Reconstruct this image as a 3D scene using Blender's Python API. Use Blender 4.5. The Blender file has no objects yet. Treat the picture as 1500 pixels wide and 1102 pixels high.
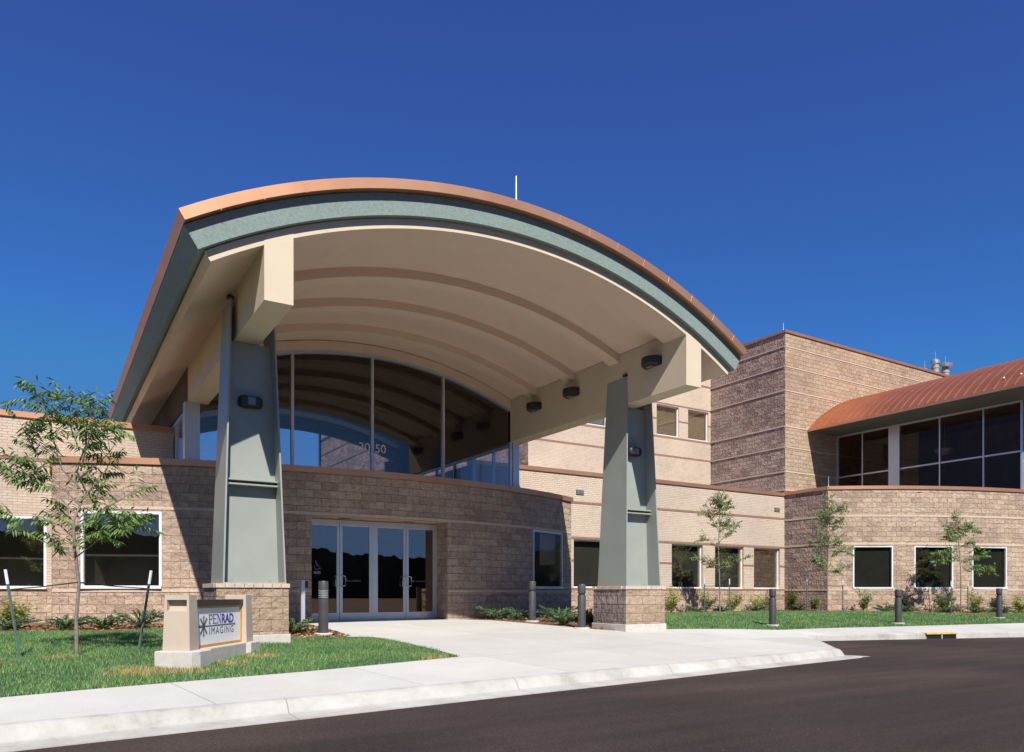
import bpy, bmesh, math, random
from mathutils import Vector, Matrix
R_=math.radians; rnd=random.Random(7)
sc=bpy.context.scene; col=sc.collection
# ------------------------------------------------------------------ camera, sky, sun, exposure
cam=bpy.data.cameras.new('camera'); co=bpy.data.objects.new('camera',cam); col.objects.link(co); sc.camera=co
co.location=(0,0,.66); co.rotation_euler=(R_(90),0,R_(-31.8))
cam.sensor_width=36; cam.lens=36*1103/1500; cam.shift_x=0; cam.shift_y=(870-551)/1500; cam.clip_end=3000; cam.clip_start=.05
SUN=Vector((-.27,-.93,1.0)).normalized()
w=bpy.data.worlds.new('World'); sc.world=w; w.use_nodes=True
nt=w.node_tree; nt.nodes.clear()
sky=nt.nodes.new('ShaderNodeTexSky'); sky.sky_type='NISHITA'; sky.sun_disc=False
sky.sun_elevation=math.asin(SUN.z); sky.sun_rotation=math.atan2(SUN.x,SUN.y)
sky.altitude=2600; sky.air_density=1.0; sky.dust_density=.25; sky.ozone_density=3.5
bg=nt.nodes.new('ShaderNodeBackground'); SK=.085; bg.inputs[1].default_value=SK*.80
out=nt.nodes.new('ShaderNodeOutputWorld')
# slide-film rendering of the clear high-altitude sky: a response curve per channel, the same for every ray
sp=nt.nodes.new('ShaderNodeSeparateColor'); cb=nt.nodes.new('ShaderNodeCombineColor'); nt.links.new(sky.outputs[0],sp.inputs[0])
for i,(a_,p_) in enumerate(((.0455,.2),(1.0,1.10),(1.10,.81))):
    m=nt.nodes.new('ShaderNodeMath'); m.operation='POWER'; m.inputs[1].default_value=p_; nt.links.new(sp.outputs[i],m.inputs[0])
    k=nt.nodes.new('ShaderNodeMath'); k.operation='MULTIPLY'; k.inputs[1].default_value=a_*SK**(p_-1); nt.links.new(m.outputs[0],k.inputs[0]); nt.links.new(k.outputs[0],cb.inputs[i])
q=nt.nodes.new('ShaderNodeMath'); q.operation='POWER'; q.inputs[1].default_value=2.0; nt.links.new(sp.outputs[0],q.inputs[0])
q2=nt.nodes.new('ShaderNodeMath'); q2.operation='MULTIPLY_ADD'; q2.inputs[1].default_value=1.0*SK; nt.links.new(q.outputs[0],q2.inputs[0]); nt.links.new(cb.inputs[0].links[0].from_socket,q2.inputs[2]); nt.links.new(q2.outputs[0],cb.inputs[0])
for i,mx in enumerate((.085,.19,.47)):
    m=nt.nodes.new('ShaderNodeMath'); m.operation='MINIMUM'; m.inputs[1].default_value=mx/SK; nt.links.new(cb.inputs[i].links[0].from_socket,m.inputs[0]); nt.links.new(m.outputs[0],cb.inputs[i])
nt.links.new(cb.outputs[0],bg.inputs[0]); nt.links.new(bg.outputs[0],out.inputs[0])
sl=bpy.data.lights.new('sun','SUN'); sl.energy=4.9; sl.angle=R_(.5); sl.color=(1,.955,.87)
so=bpy.data.objects.new('sun',sl); col.objects.link(so); so.rotation_euler=(-SUN).to_track_quat('-Z','Y').to_euler()
so.location=(0,-20,40)
sc.view_settings.view_transform='Standard'; sc.view_settings.look='None'; sc.view_settings.exposure=.58; sc.view_settings.gamma=1

# ------------------------------------------------------------------ material helpers
def mat(name):
    m=bpy.data.materials.new(name); m.use_nodes=True; n=m.node_tree; n.nodes.clear()
    o=n.nodes.new('ShaderNodeOutputMaterial'); p=n.nodes.new('ShaderNodeBsdfPrincipled'); n.links.new(p.outputs[0],o.inputs[0])
    return m,n,p
def N(n,t,**k):
    x=n.nodes.new(t)
    for a,v in k.items():
        if a.startswith('i_'):
            x.inputs[a[2:].replace('_',' ')].default_value=v
        else: setattr(x,a,v)
    return x
def ramp(n,fac,stops,interp='LINEAR'):
    r=n.nodes.new('ShaderNodeValToRGB'); r.color_ramp.interpolation=interp; e=r.color_ramp.elements
    while len(e)<len(stops): e.new(.5)
    for q,(p,c) in zip(e,stops): q.position=p; q.color=(*c,1)
    n.links.new(fac,r.inputs[0]); return r
def mix(n,fac,a,b,typ='MIX'):
    m=n.nodes.new('ShaderNodeMix'); m.data_type='RGBA'; m.blend_type=typ
    for s,v in ((0,fac),(6,a),(7,b)):
        if isinstance(v,(int,float)): m.inputs[s].default_value=v
        elif isinstance(v,tuple): m.inputs[s].default_value=(*v,1)
        else: n.links.new(v,m.inputs[s])
    return m.outputs[2]
def mth(n,op,a,b=None,clamp=False):
    m=n.nodes.new('ShaderNodeMath'); m.operation=op; m.use_clamp=clamp
    for s,v in ((0,a),(1,b)):
        if v is None: continue
        if isinstance(v,(int,float)): m.inputs[s].default_value=v
        else: n.links.new(v,m.inputs[s])
    return m.outputs[0]
def bump(n,p,h,dist=.01,strength=1.0):
    b=n.nodes.new('ShaderNodeBump'); b.inputs['Distance'].default_value=dist; b.inputs['Strength'].default_value=strength
    n.links.new(h,b.inputs['Height']); n.links.new(b.outputs[0],p.inputs['Normal'])
AL=.78   # overall reflectance of painted and mineral surfaces
KEEP={'white_frame','anodised_aluminium','galvanised_steel','frosted_lens','frosted_bowl','black_metal','window_blind','interior_wall','lobby_ceiling','wooded_hill','sign_face'}
def simple(name,c,rough=.6,metal=0,nscale=8,namt=.12,bd=0,spec=None,bscale=None):
    c=tuple(v*(.85 if name in KEEP else AL) for v in c)
    m,n,p=mat(name); tc=N(n,'ShaderNodeTexCoord')
    no=N(n,'ShaderNodeTexNoise'); no.inputs['Scale'].default_value=nscale; no.inputs['Detail'].default_value=5
    n.links.new(tc.outputs['Object'],no.inputs['Vector'])
    lo=tuple(x*(1-namt) for x in c); hi=tuple(min(1,x*(1+namt)) for x in c)
    r=ramp(n,no.outputs[0],[(.3,lo),(.7,hi)]); n.links.new(r.outputs[0],p.inputs['Base Color'])
    p.inputs['Roughness'].default_value=rough; p.inputs['Metallic'].default_value=metal
    if spec is not None: p.inputs['Specular IOR Level'].default_value=spec
    if bd:
        n2=N(n,'ShaderNodeTexNoise'); n2.inputs['Scale'].default_value=bscale or nscale*10; n2.inputs['Detail'].default_value=4
        n.links.new(tc.outputs['Object'],n2.inputs['Vector']); bump(n,p,n2.outputs[0],bd)
    return m
def masonry(name,bw,rh,mortar,stops,mcol,rough_d,vor=False,speck=.25,mdepth=1.0,offset=.5):
    m,n,p=mat(name); uv=N(n,'ShaderNodeUVMap'); tc=N(n,'ShaderNodeTexCoord')
    b=N(n,'ShaderNodeTexBrick'); b.offset=offset; b.squash=1
    for k,v in (('Scale',1),('Brick Width',bw),('Row Height',rh),('Mortar Size',mortar),('Mortar Smooth',.15),('Bias',0)): b.inputs[k].default_value=v
    b.inputs['Color1'].default_value=(0,0,0,1); b.inputs['Color2'].default_value=(1,1,1,1); b.inputs['Mortar'].default_value=(.5,.5,.5,1)
    n.links.new(uv.outputs[0],b.inputs['Vector'])
    big=N(n,'ShaderNodeTexNoise'); big.inputs['Scale'].default_value=.9; big.inputs['Detail'].default_value=3; n.links.new(tc.outputs['Object'],big.inputs['Vector'])
    fac=mth(n,'ADD',mth(n,'MULTIPLY',b.outputs['Color'],.62),mth(n,'MULTIPLY',mth(n,'SUBTRACT',big.outputs[0],.36),.95),True)
    r=ramp(n,fac,[(q,tuple(v*AL for v in k)) for q,k in stops]); mcol=tuple(v*AL for v in mcol)
    f=N(n,'ShaderNodeTexNoise'); f.inputs['Scale'].default_value=34; f.inputs['Detail'].default_value=6; f.inputs['Roughness'].default_value=.7; n.links.new(tc.outputs['Object'],f.inputs['Vector'])
    sp=ramp(n,f.outputs[0],[(.3,(1-speck,)*3),(.7,(1+speck,)*3)])
    c=mix(n,1.0,r.outputs[0],sp.outputs[0],'MULTIPLY')
    f3=N(n,'ShaderNodeTexNoise'); f3.inputs['Scale'].default_value=7.5; f3.inputs['Detail'].default_value=6; f3.inputs['Roughness'].default_value=.62; n.links.new(tc.outputs['Object'],f3.inputs['Vector'])
    md=ramp(n,f3.outputs[0],[(.32,(1-speck*.85,1-speck*.95,1-speck*.9)),(.5,(1,1,1)),(.68,(1+speck*.6,1+speck*.55,1+speck*.5))]); c=mix(n,1.0,c,md.outputs[0],'MULTIPLY')
    f2=N(n,'ShaderNodeTexNoise'); f2.inputs['Scale'].default_value=.35; f2.inputs['Detail'].default_value=6; n.links.new(tc.outputs['Object'],f2.inputs['Vector'])
    st=ramp(n,f2.outputs[0],[(.35,(.86,.86,.88)),(.65,(1.06,1.05,1.03))]); c=mix(n,1.0,c,st.outputs[0],'MULTIPLY')
    c=mix(n,b.outputs['Fac'],c,mcol); n.links.new(c,p.inputs['Base Color'])
    p.inputs['Roughness'].default_value=.92; p.inputs['Specular IOR Level'].default_value=.2
    h=f.outputs[0]
    if vor:
        v=N(n,'ShaderNodeTexNoise'); v.inputs['Scale'].default_value=11; v.inputs['Detail'].default_value=3; n.links.new(tc.outputs['Object'],v.inputs['Vector'])
        h=mth(n,'ADD',mth(n,'MULTIPLY',h,.5),mth(n,'MULTIPLY',v.outputs[0],1.6))
    h=mth(n,'ADD',h,mth(n,'MULTIPLY',b.outputs['Color'],.15))
    h=mth(n,'SUBTRACT',h,mth(n,'MULTIPLY',b.outputs['Fac'],mdepth)); bump(n,p,h,rough_d)
    return m
M={}
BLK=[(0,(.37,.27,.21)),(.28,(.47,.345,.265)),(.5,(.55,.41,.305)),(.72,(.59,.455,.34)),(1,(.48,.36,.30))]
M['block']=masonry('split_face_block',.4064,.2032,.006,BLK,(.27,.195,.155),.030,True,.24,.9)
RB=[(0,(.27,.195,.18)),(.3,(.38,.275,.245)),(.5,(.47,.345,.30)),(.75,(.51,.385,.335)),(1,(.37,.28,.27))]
M['rough']=masonry('grazing_light_rough_block',.4064,.2032,.007,RB,(.13,.095,.085),.075,True,.25,.7)  # mauve, darker tone paints grazing light on side faces; the rough relief is real
M['pierrough']=masonry('grazing_light_pier_rough',.4064,.2032,.008,[(0,(.34,.27,.26)),(.5,(.50,.40,.37)),(1,(.58,.47,.43))],(.13,.10,.09),.14,True,.3,.6)  # purple tint paints grazing sun on the pier sides; the relief is real
M['tower']=masonry('tower_block',.4064,.2032,.007,[(0,(.40,.29,.20)),(.3,(.48,.355,.25)),(.6,(.54,.41,.295)),(1,(.46,.34,.25))],(.30,.22,.16),.030,True,.22,.9)
M['brick']=masonry('beige_brick',.2032,.0677,.0075,[(0,(.60,.48,.375)),(.3,(.67,.55,.44)),(.6,(.71,.585,.475)),(1,(.66,.53,.425))],(.49,.385,.305),.004,False,.1,1.2)
M['brickband']=simple('brown_brick_band',(.30,.17,.12),.9,0,20,.25,.003)
M['blockband']=simple('smooth_block_band',(.63,.495,.39),.9,0,14,.15,.003)
M['soffit']=simple('bounce_toned_stucco',(.88,.69,.545),.9,0,2.5,.03,.003,.2,160)  # same paint as the cream stucco, light under the canopy put into its tone
M['grazeband']=simple('grazing_light_block_band',(.56,.43,.375),.9,0,14,.15,.003)  # side courses of the same block, grazing light put into the colour
M['stucco']=simple('cream_stucco',(.72,.61,.46),.9,0,2.5,.03,.003,.2,160)
M['greenst']=simple('green_stucco',(.24,.305,.285),.85,0,30,.16,.004,.3,120)
M['ventpaint']=simple('tan_vent_paint',(.42,.36,.32),.6,.2,4,.1)
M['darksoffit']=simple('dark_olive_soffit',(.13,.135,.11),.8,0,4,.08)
M['sage']=simple('sage_green_paint',(.34,.367,.34),.42,0,1.6,.07,.0008,.4,40)
M['concrete']=simple('footing_concrete',(.60,.56,.51),.9,0,9,.1,.003)
M['alu']=simple('anodised_aluminium',(.66,.68,.72),.35,.55,3,.05)
M['white']=simple('white_frame',(.80,.81,.83),.4,.1,3,.04)
M['bronze']=simple('dark_bronze',(.045,.04,.04),.45,.3,6,.2)
M['darkgrey']=simple('charcoal_paint',(.075,.073,.08),.45,.1,5,.15)
M['black']=simple('black_metal',(.012,.012,.013),.5,0,6,.2)
M['steel']=simple('galvanised_steel',(.55,.56,.58),.4,.7,9,.12)
M['stake']=simple('green_stake_paint',(.09,.14,.12),.6,0,9,.2)
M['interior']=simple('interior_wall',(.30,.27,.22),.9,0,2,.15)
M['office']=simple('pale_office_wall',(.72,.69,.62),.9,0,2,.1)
M['lobbydim']=simple('lobby_ceiling',(.10,.06,.038),.9,0,2,.1)  # indoor dimness is put into this dark tone
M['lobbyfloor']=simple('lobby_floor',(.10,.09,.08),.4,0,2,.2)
M['meshshade']=simple('grey_mesh_shade',(.19,.185,.165),.9,0,2,.08)
M['panebacking']=simple('added_pane_backing',(.115,.12,.10),.9,0,2,.15)  # for a sheet added behind the curved wing panes, no known blind
M['blind']=simple('window_blind',(.30,.28,.24),.8,0,2,.05)
M['roofing']=simple('roof_membrane',(.35,.33,.30),.9,0,3,.1)
M['soffitpanel']=simple('peach_soffit_panel',(.52,.36,.25),.8,0,3,.06)
M['signwhite']=simple('sign_face',(.93,.93,.95),.3,0,2,.02)
M['signorange']=simple('sign_orange_trim',(.62,.33,.08),.5,0,6,.1)
M['signstucco']=simple('sign_stucco',(.56,.46,.37),.9,0,3,.05,.002,.2,140)
M['navy']=simple('navy_lettering',(.05,.045,.36),.5,0,4,.05)
M['slate']=simple('slate_lettering',(.12,.14,.17),.5,0,4,.05)
M['yellow']=simple('yellow_paint',(.68,.50,.13),.7,0,9,.2)
M['lens']=simple('frosted_lens',(.17,.175,.21),.25,0,4,.05)
M['bowl']=simple('frosted_bowl',(.75,.73,.62),.4,0,4,.05)
M['bark']=simple('young_bark',(.26,.22,.18),.9,0,25,.3,.004)
M['woodhill']=simple('wooded_hill',(.045,.05,.03),1,0,.15,.5,0,0)
def copper(name='copper_metal',st=[(.3,(.63,.30,.16)),(.7,(.72,.375,.215))]):
    m,n,p=mat(name); tc=N(n,'ShaderNodeTexCoord')
    no=N(n,'ShaderNodeTexNoise'); no.inputs['Scale'].default_value=1.1; no.inputs['Detail'].default_value=4; n.links.new(tc.outputs['Object'],no.inputs['Vector'])
    r=ramp(n,no.outputs[0],st); n.links.new(r.outputs[0],p.inputs['Base Color'])
    p.inputs['Metallic'].default_value=.76; p.inputs['Roughness'].default_value=.40; return m
M['copper']=copper(); M['roofcopper']=copper('weathered_roof_copper',[(.3,(.47,.175,.09)),(.7,(.56,.225,.12))])
def concrete_walk():
    m,n,p=mat('pale_concrete_paving'); uv=N(n,'ShaderNodeUVMap'); tc=N(n,'ShaderNodeTexCoord')
    b=N(n,'ShaderNodeTexBrick'); b.offset=0; 
    for k,v in (('Scale',1),('Brick Width',2.4),('Row Height',3.2),('Mortar Size',.007),('Mortar Smooth',.3)): b.inputs[k].default_value=v
    b.inputs['Color1'].default_value=(.90,.895,.885,1); b.inputs['Color2'].default_value=(1.05,1.045,1.04,1); b.inputs['Mortar'].default_value=(.55,.53,.5,1)
    n.links.new(uv.outputs[0],b.inputs['Vector'])
    a=N(n,'ShaderNodeTexNoise'); a.inputs['Scale'].default_value=.8; a.inputs['Detail'].default_value=7; a.inputs['Roughness'].default_value=.65; n.links.new(tc.outputs['Object'],a.inputs['Vector'])
    r=ramp(n,a.outputs[0],[(.3,(.455,.443,.418)),(.7,(.53,.518,.49))])
    f=N(n,'ShaderNodeTexNoise'); f.inputs['Scale'].default_value=60; f.inputs['Detail'].default_value=5; n.links.new(tc.outputs['Object'],f.inputs['Vector'])
    fr=ramp(n,f.outputs[0],[(.3,(.92,.92,.92)),(.7,(1.05,1.05,1.05))])
    c=mix(n,1.0,r.outputs[0],b.outputs['Color'],'MULTIPLY'); c=mix(n,1.0,c,fr.outputs[0],'MULTIPLY'); n.links.new(c,p.inputs['Base Color'])
    p.inputs['Roughness'].default_value=.9; p.inputs['Specular IOR Level'].default_value=.25; bump(n,p,f.outputs[0],.003); return m
M['walk']=concrete_walk()
def kerbmat():
    m,n,p=mat('stained_kerb_concrete'); tc=N(n,'ShaderNodeTexCoord')
    a=N(n,'ShaderNodeTexNoise'); a.inputs['Scale'].default_value=1.6; a.inputs['Detail'].default_value=8; a.inputs['Roughness'].default_value=.7; n.links.new(tc.outputs['Object'],a.inputs['Vector'])
    r=ramp(n,a.outputs[0],[(.30,(.24,.225,.205)),(.44,(.36,.343,.315)),(.65,(.45,.435,.41))])
    sx=n.nodes.new('ShaderNodeSeparateXYZ'); n.links.new(tc.outputs['Object'],sx.inputs[0]); j=mth(n,'LESS_THAN',mth(n,'PINGPONG',mth(n,'ADD',sx.outputs[0],.9),1.5),.007)
    n.links.new(mix(n,j,r.outputs[0],(.24,.225,.205)),p.inputs['Base Color'])
    p.inputs['Roughness'].default_value=.9; f=N(n,'ShaderNodeTexNoise'); f.inputs['Scale'].default_value=50; n.links.new(tc.outputs['Object'],f.inputs['Vector']); bump(n,p,f.outputs[0],.004); return m
M['kerb']=kerbmat()
def asphalt():
    m,n,p=mat('dark_asphalt'); tc=N(n,'ShaderNodeTexCoord')
    a=N(n,'ShaderNodeTexNoise'); a.inputs['Scale'].default_value=.22; a.inputs['Detail'].default_value=6; a.inputs['Distortion'].default_value=.6; n.links.new(tc.outputs['Object'],a.inputs['Vector'])
    r=ramp(n,a.outputs[0],[(.3,(.035,.0275,.026)),(.7,(.062,.045,.040))])
    mp=N(n,'ShaderNodeMapping'); mp.inputs['Scale'].default_value=(.25,2.2,1); mp.inputs['Rotation'].default_value=(0,0,R_(-8)); n.links.new(tc.outputs['Object'],mp.inputs['Vector'])
    s=N(n,'ShaderNodeTexNoise'); s.inputs['Scale'].default_value=1; s.inputs['Detail'].default_value=5; n.links.new(mp.outputs[0],s.inputs['Vector'])
    sr=ramp(n,s.outputs[0],[(.35,(.85,.85,.85)),(.65,(1.15,1.13,1.12))])
    f=N(n,'ShaderNodeTexNoise'); f.inputs['Scale'].default_value=60; f.inputs['Detail'].default_value=6; f.inputs['Roughness'].default_value=.75; n.links.new(tc.outputs['Object'],f.inputs['Vector'])
    fr=ramp(n,f.outputs[0],[(.34,(.5,.5,.5)),(.5,(1,1,1)),(.66,(1.7,1.68,1.62))])
    o2=N(n,'ShaderNodeTexNoise'); o2.inputs['Scale'].default_value=1.9; o2.inputs['Detail'].default_value=7; o2.inputs['Roughness'].default_value=.6; n.links.new(tc.outputs['Object'],o2.inputs['Vector'])
    spot=ramp(n,o2.outputs[0],[(.715,(1,1,1)),(.76,(.5,.5,.5))])
    v=N(n,'ShaderNodeTexVoronoi'); v.inputs['Scale'].default_value=3.2; n.links.new(tc.outputs['Object'],v.inputs['Vector'])
    vr=ramp(n,v.outputs['Distance'],[(.015,(4.5,4.3,4)),(.03,(1,1,1))])
    c=mix(n,1.0,r.outputs[0],fr.outputs[0],'MULTIPLY'); c=mix(n,1.0,c,sr.outputs[0],'MULTIPLY'); c=mix(n,1.0,c,vr.outputs[0],'MULTIPLY'); c=mix(n,1.0,c,spot.outputs[0],'MULTIPLY'); n.links.new(c,p.inputs['Base Color'])
    p.inputs['Roughness'].default_value=.92; p.inputs['Specular IOR Level'].default_value=.12; bump(n,p,f.outputs[0],.009); return m
M['asphalt']=asphalt()
def mulch():
    m,n,p=mat('red_bark_mulch'); tc=N(n,'ShaderNodeTexCoord')
    v=N(n,'ShaderNodeTexVoronoi'); v.inputs['Scale'].default_value=26; mp=N(n,'ShaderNodeMapping'); mp.inputs['Scale'].default_value=(1,1.9,1); n.links.new(tc.outputs['Object'],mp.inputs['Vector']); n.links.new(mp.outputs[0],v.inputs['Vector'])
    r=ramp(n,N_sep(n,v.outputs['Color']),[(.1,(.08,.036,.02)),(.5,(.20,.09,.046)),(.9,(.28,.15,.085))]); n.links.new(r.outputs[0],p.inputs['Base Color'])
    p.inputs['Roughness'].default_value=.95; bump(n,p,v.outputs['Distance'],.03,1); return m
def N_sep(n,c):
    s=n.nodes.new('ShaderNodeSeparateColor'); n.links.new(c,s.inputs[0]); return s.outputs[0]
M['mulch']=mulch()
M['soil']=simple('lawn_soil',(.075,.115,.045),.95,0,12,.4,.01)
def leafy(name,stops,trans=.35,rough=.5,patch=0):
    m=bpy.data.materials.new(name); m.use_nodes=True; n=m.node_tree; n.nodes.clear()
    o=n.nodes.new('ShaderNodeOutputMaterial'); p=n.nodes.new('ShaderNodeBsdfPrincipled'); t=n.nodes.new('ShaderNodeBsdfTranslucent'); mx=n.nodes.new('ShaderNodeMixShader')
    g=n.nodes.new('ShaderNodeNewGeometry'); r=ramp(n,g.outputs['Random Per Island'],[(q,tuple(v*.95 for v in k)) for q,k in stops])
    if patch:
        tc=N(n,'ShaderNodeTexCoord'); pn=N(n,'ShaderNodeTexNoise'); pn.inputs['Scale'].default_value=1.1; pn.inputs['Detail'].default_value=4; n.links.new(tc.outputs['Object'],pn.inputs['Vector'])
        pr=ramp(n,pn.outputs[0],[(.34,(.72,.80,.80)),(.5,(1,1,1)),(.68,(1.35,1.18,1.0))])
        class Q: pass
        r2=Q(); r2.outputs=[mix(n,1.0,r.outputs[0],pr.outputs[0],'MULTIPLY')]; r=r2
    n.links.new(r.outputs[0],p.inputs['Base Color']); p.inputs['Roughness'].default_value=rough; p.inputs['Specular IOR Level'].default_value=.3
    h=n.nodes.new('ShaderNodeHueSaturation'); h.inputs['Value'].default_value=1.25; n.links.new(r.outputs[0],h.inputs['Color']); n.links.new(h.outputs[0],t.inputs[0])
    mx.inputs[0].default_value=trans; n.links.new(p.outputs[0],mx.inputs[1]); n.links.new(t.outputs[0],mx.inputs[2]); n.links.new(mx.outputs[0],o.inputs[0]); return m
M['leaf']=leafy('tree_leaf',[(0,(.075,.135,.04)),(.5,(.145,.235,.07)),(1,(.25,.335,.115))])
M['yleaf']=leafy('yellow_green_leaf',[(0,(.17,.23,.05)),(.5,(.33,.37,.08)),(1,(.5,.48,.14))])
M['gleaf']=leafy('shrub_leaf',[(0,(.10,.15,.06)),(.5,(.19,.25,.10)),(1,(.32,.36,.17))])
M['dleaf']=leafy('dark_shrub_leaf',[(0,(.03,.035,.02)),(.5,(.06,.05,.035)),(1,(.09,.09,.04))])
M['jleaf']=leafy('juniper_needle',[(0,(.045,.10,.04)),(.5,(.095,.18,.07)),(1,(.19,.28,.12))],.2)
M['grass']=leafy('grass_blade',[(0,(.09,.185,.065)),(.5,(.15,.285,.10)),(1,(.235,.38,.155))],.3,.5,1)
M['straw']=leafy('straw_grass',[(0,(.30,.22,.08)),(.5,(.42,.32,.12)),(1,(.5,.4,.18))],.2)
def glass(name,tint,refl=1.0,base=.03,col_=(1,1,1)):
    m=bpy.data.materials.new(name); m.use_nodes=True; n=m.node_tree; n.nodes.clear()
    o=n.nodes.new('ShaderNodeOutputMaterial'); t=n.nodes.new('ShaderNodeBsdfTransparent'); t.inputs[0].default_value=(*tint,1)
    g=n.nodes.new('ShaderNodeBsdfGlossy'); g.inputs['Roughness'].default_value=.0; g.inputs['Color'].default_value=(*col_,1)
    f=n.nodes.new('ShaderNodeLayerWeight'); f.inputs[0].default_value=.5   # Schlick, the same from both sides
    fr=mth(n,'ADD',mth(n,'MULTIPLY',mth(n,'POWER',f.outputs['Facing'],5.0),.96),.042)
    k=mth(n,'ADD',mth(n,'MULTIPLY',fr,refl),base,True); mx=n.nodes.new('ShaderNodeMixShader')
    n.links.new(k,mx.inputs[0]); n.links.new(t.outputs[0],mx.inputs[1]); n.links.new(g.outputs[0],mx.inputs[2]); n.links.new(mx.outputs[0],o.inputs[0]); return m
M['glass']=glass('window_glass',(.58,.58,.55),1.6,.30,(1.0,.80,.60))
M['lobbyglass']=glass('lobby_glass',(.86,.87,.88),1.2,.03)
M['upglass']=glass('tinted_glass',(.58,.48,.42),.38,.0)
M['sideglass']=glass('clear_side_glass',(.72,.72,.70),.9,.02)

# ------------------------------------------------------------------ mesh builder
class MB:
    def __init__(s): s.v=[]; s.f=[]; s.uv=[]; s.mi=[]
    def poly(s,pts,uv=None,mi=0):
        i=len(s.v); s.v+= [tuple(p) for p in pts]; s.f.append(tuple(range(i,i+len(pts)))); s.mi.append(mi)
        if uv is None:
            a,b,c=Vector(pts[0]),Vector(pts[1]),Vector(pts[2]); nn=(b-a).cross(c-a)
            ax=max(range(3),key=lambda k:abs(nn[k]))
            uv=[((p[1],p[2]) if ax==0 else (p[0],p[2]) if ax==1 else (p[0],p[1])) for p in pts]
        s.uv.append(list(uv)); return s
    def frame(s,o,ux,uy,uz,a,b,mi=0):
        P=lambda x,y,z:tuple(Vector(o)+Vector(ux)*x+Vector(uy)*y+Vector(uz)*z)
        (x0,y0,z0),(x1,y1,z1)=a,b; c=[P(x,y,z) for z in(z0,z1) for y in(y0,y1) for x in(x0,x1)]
        for q in ((0,1,5,4),(1,3,7,5),(3,2,6,7),(2,0,4,6),(4,5,7,6),(2,3,1,0)): s.poly([c[k] for k in q],mi=mi)
        return s
    def box(s,x0,x1,y0,y1,z0,z1,mi=0): return s.frame((0,0,0),(1,0,0),(0,1,0),(0,0,1),(x0,y0,z0),(x1,y1,z1),mi)
    def prism(s,prof,mp,a,b,mi=0,caps=True):
        # prof: 2D loop; mp(u,v,t)->3D
        n=len(prof); A=[mp(u,v,a) for u,v in prof]; B=[mp(u,v,b) for u,v in prof]
        for k in range(n): s.poly([A[k],A[(k+1)%n],B[(k+1)%n],B[k]],mi=mi)
        if caps: s.poly(A[::-1],mi=mi); s.poly(B,mi=mi)
        return s
    def loft(s,secs,mi=0,caps=True,uvs=None):
        for a,b in zip(secs,secs[1:]):
            n=len(a)
            for k in range(n): s.poly([a[k],a[(k+1)%n],b[(k+1)%n],b[k]],mi=mi)
        if caps: s.poly(secs[0][::-1],mi=mi); s.poly(secs[-1],mi=mi)
        return s
    def tube(s,pts,rad,seg=8,mi=0,caps=True):
        pts=[Vector(p) for p in pts]; rr=rad if isinstance(rad,(list,tuple)) else [rad]*len(pts); secs=[]
        for i,p in enumerate(pts):
            d=(pts[min(i+1,len(pts)-1)]-pts[max(i-1,0)]).normalized(); up=Vector((0,0,1)) if abs(d.z)<.9 else Vector((1,0,0))
            x=d.cross(up).normalized(); y=d.cross(x)
            secs.append([tuple(p+x*rr[i]*math.cos(2*math.pi*k/seg)+y*rr[i]*math.sin(2*math.pi*k/seg)) for k in range(seg)])
        return s.loft(secs,mi,caps)
    def lathe(s,o,prof,seg=20,mi=0):
        secs=[[ (o[0]+r*math.cos(2*math.pi*k/seg),o[1]+r*math.sin(2*math.pi*k/seg),o[2]+z) for k in range(seg)] for r,z in prof]
        return s.loft(secs,mi,True)
    def build(s,name,mats,parent=None,smooth=False,bevel=0,merge=True):
        me=bpy.data.meshes.new(name); me.from_pydata(s.v,[],s.f); me.uv_layers.new(name='UVMap')
        flat=[c for f in s.uv for p in f for c in p]; me.uv_layers[0].data.foreach_set('uv',flat)
        if not isinstance(mats,(list,tuple)): mats=[mats]
        for m in mats: me.materials.append(M[m] if isinstance(m,str) else m)
        me.polygons.foreach_set('material_index',s.mi)
        if merge:
            bm=bmesh.new(); bm.from_mesh(me); bmesh.ops.remove_doubles(bm,verts=bm.verts,dist=1e-4); bmesh.ops.recalc_face_normals(bm,faces=bm.faces); bm.to_mesh(me); bm.free()
        if smooth:
            me.polygons.foreach_set('use_smooth',[True]*len(me.polygons))
            try: me.set_sharp_from_angle(angle=R_(35))
            except Exception: pass
        me.update(); o=bpy.data.objects.new(name,me); col.objects.link(o)
        if bevel:
            b=o.modifiers.new('bevel','BEVEL'); b.width=bevel; b.segments=2; b.limit_method='ANGLE'; b.angle_limit=R_(50)
        if parent is not None: o.parent=parent; o.matrix_parent_inverse=Matrix.Translation(-parent_loc(parent))
        return o
def parent_loc(p): return Vector(p.location)
def tag(o,label=None,cat=None,group=None,kind=None):
    for k,v in (('label',label),('category',cat),('group',group),('kind',kind)):
        if v: o[k]=v
    return o
def thing(name,label,cat,loc=(0,0,0),group=None):
    o=bpy.data.objects.new(name,None); col.objects.link(o); o.location=loc; return tag(o,label,cat,group)
# every mesh is written in world coordinates for its thing; sub-parts hang on parts that sit at the world origin of their thing
def kids(o): return list(o.children)
def copy_tree(o,parent=None):
    c=o.copy(); col.objects.link(c)
    if parent is not None: c.parent=parent
    for k in kids(o): copy_tree(k,c)
    return c

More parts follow.
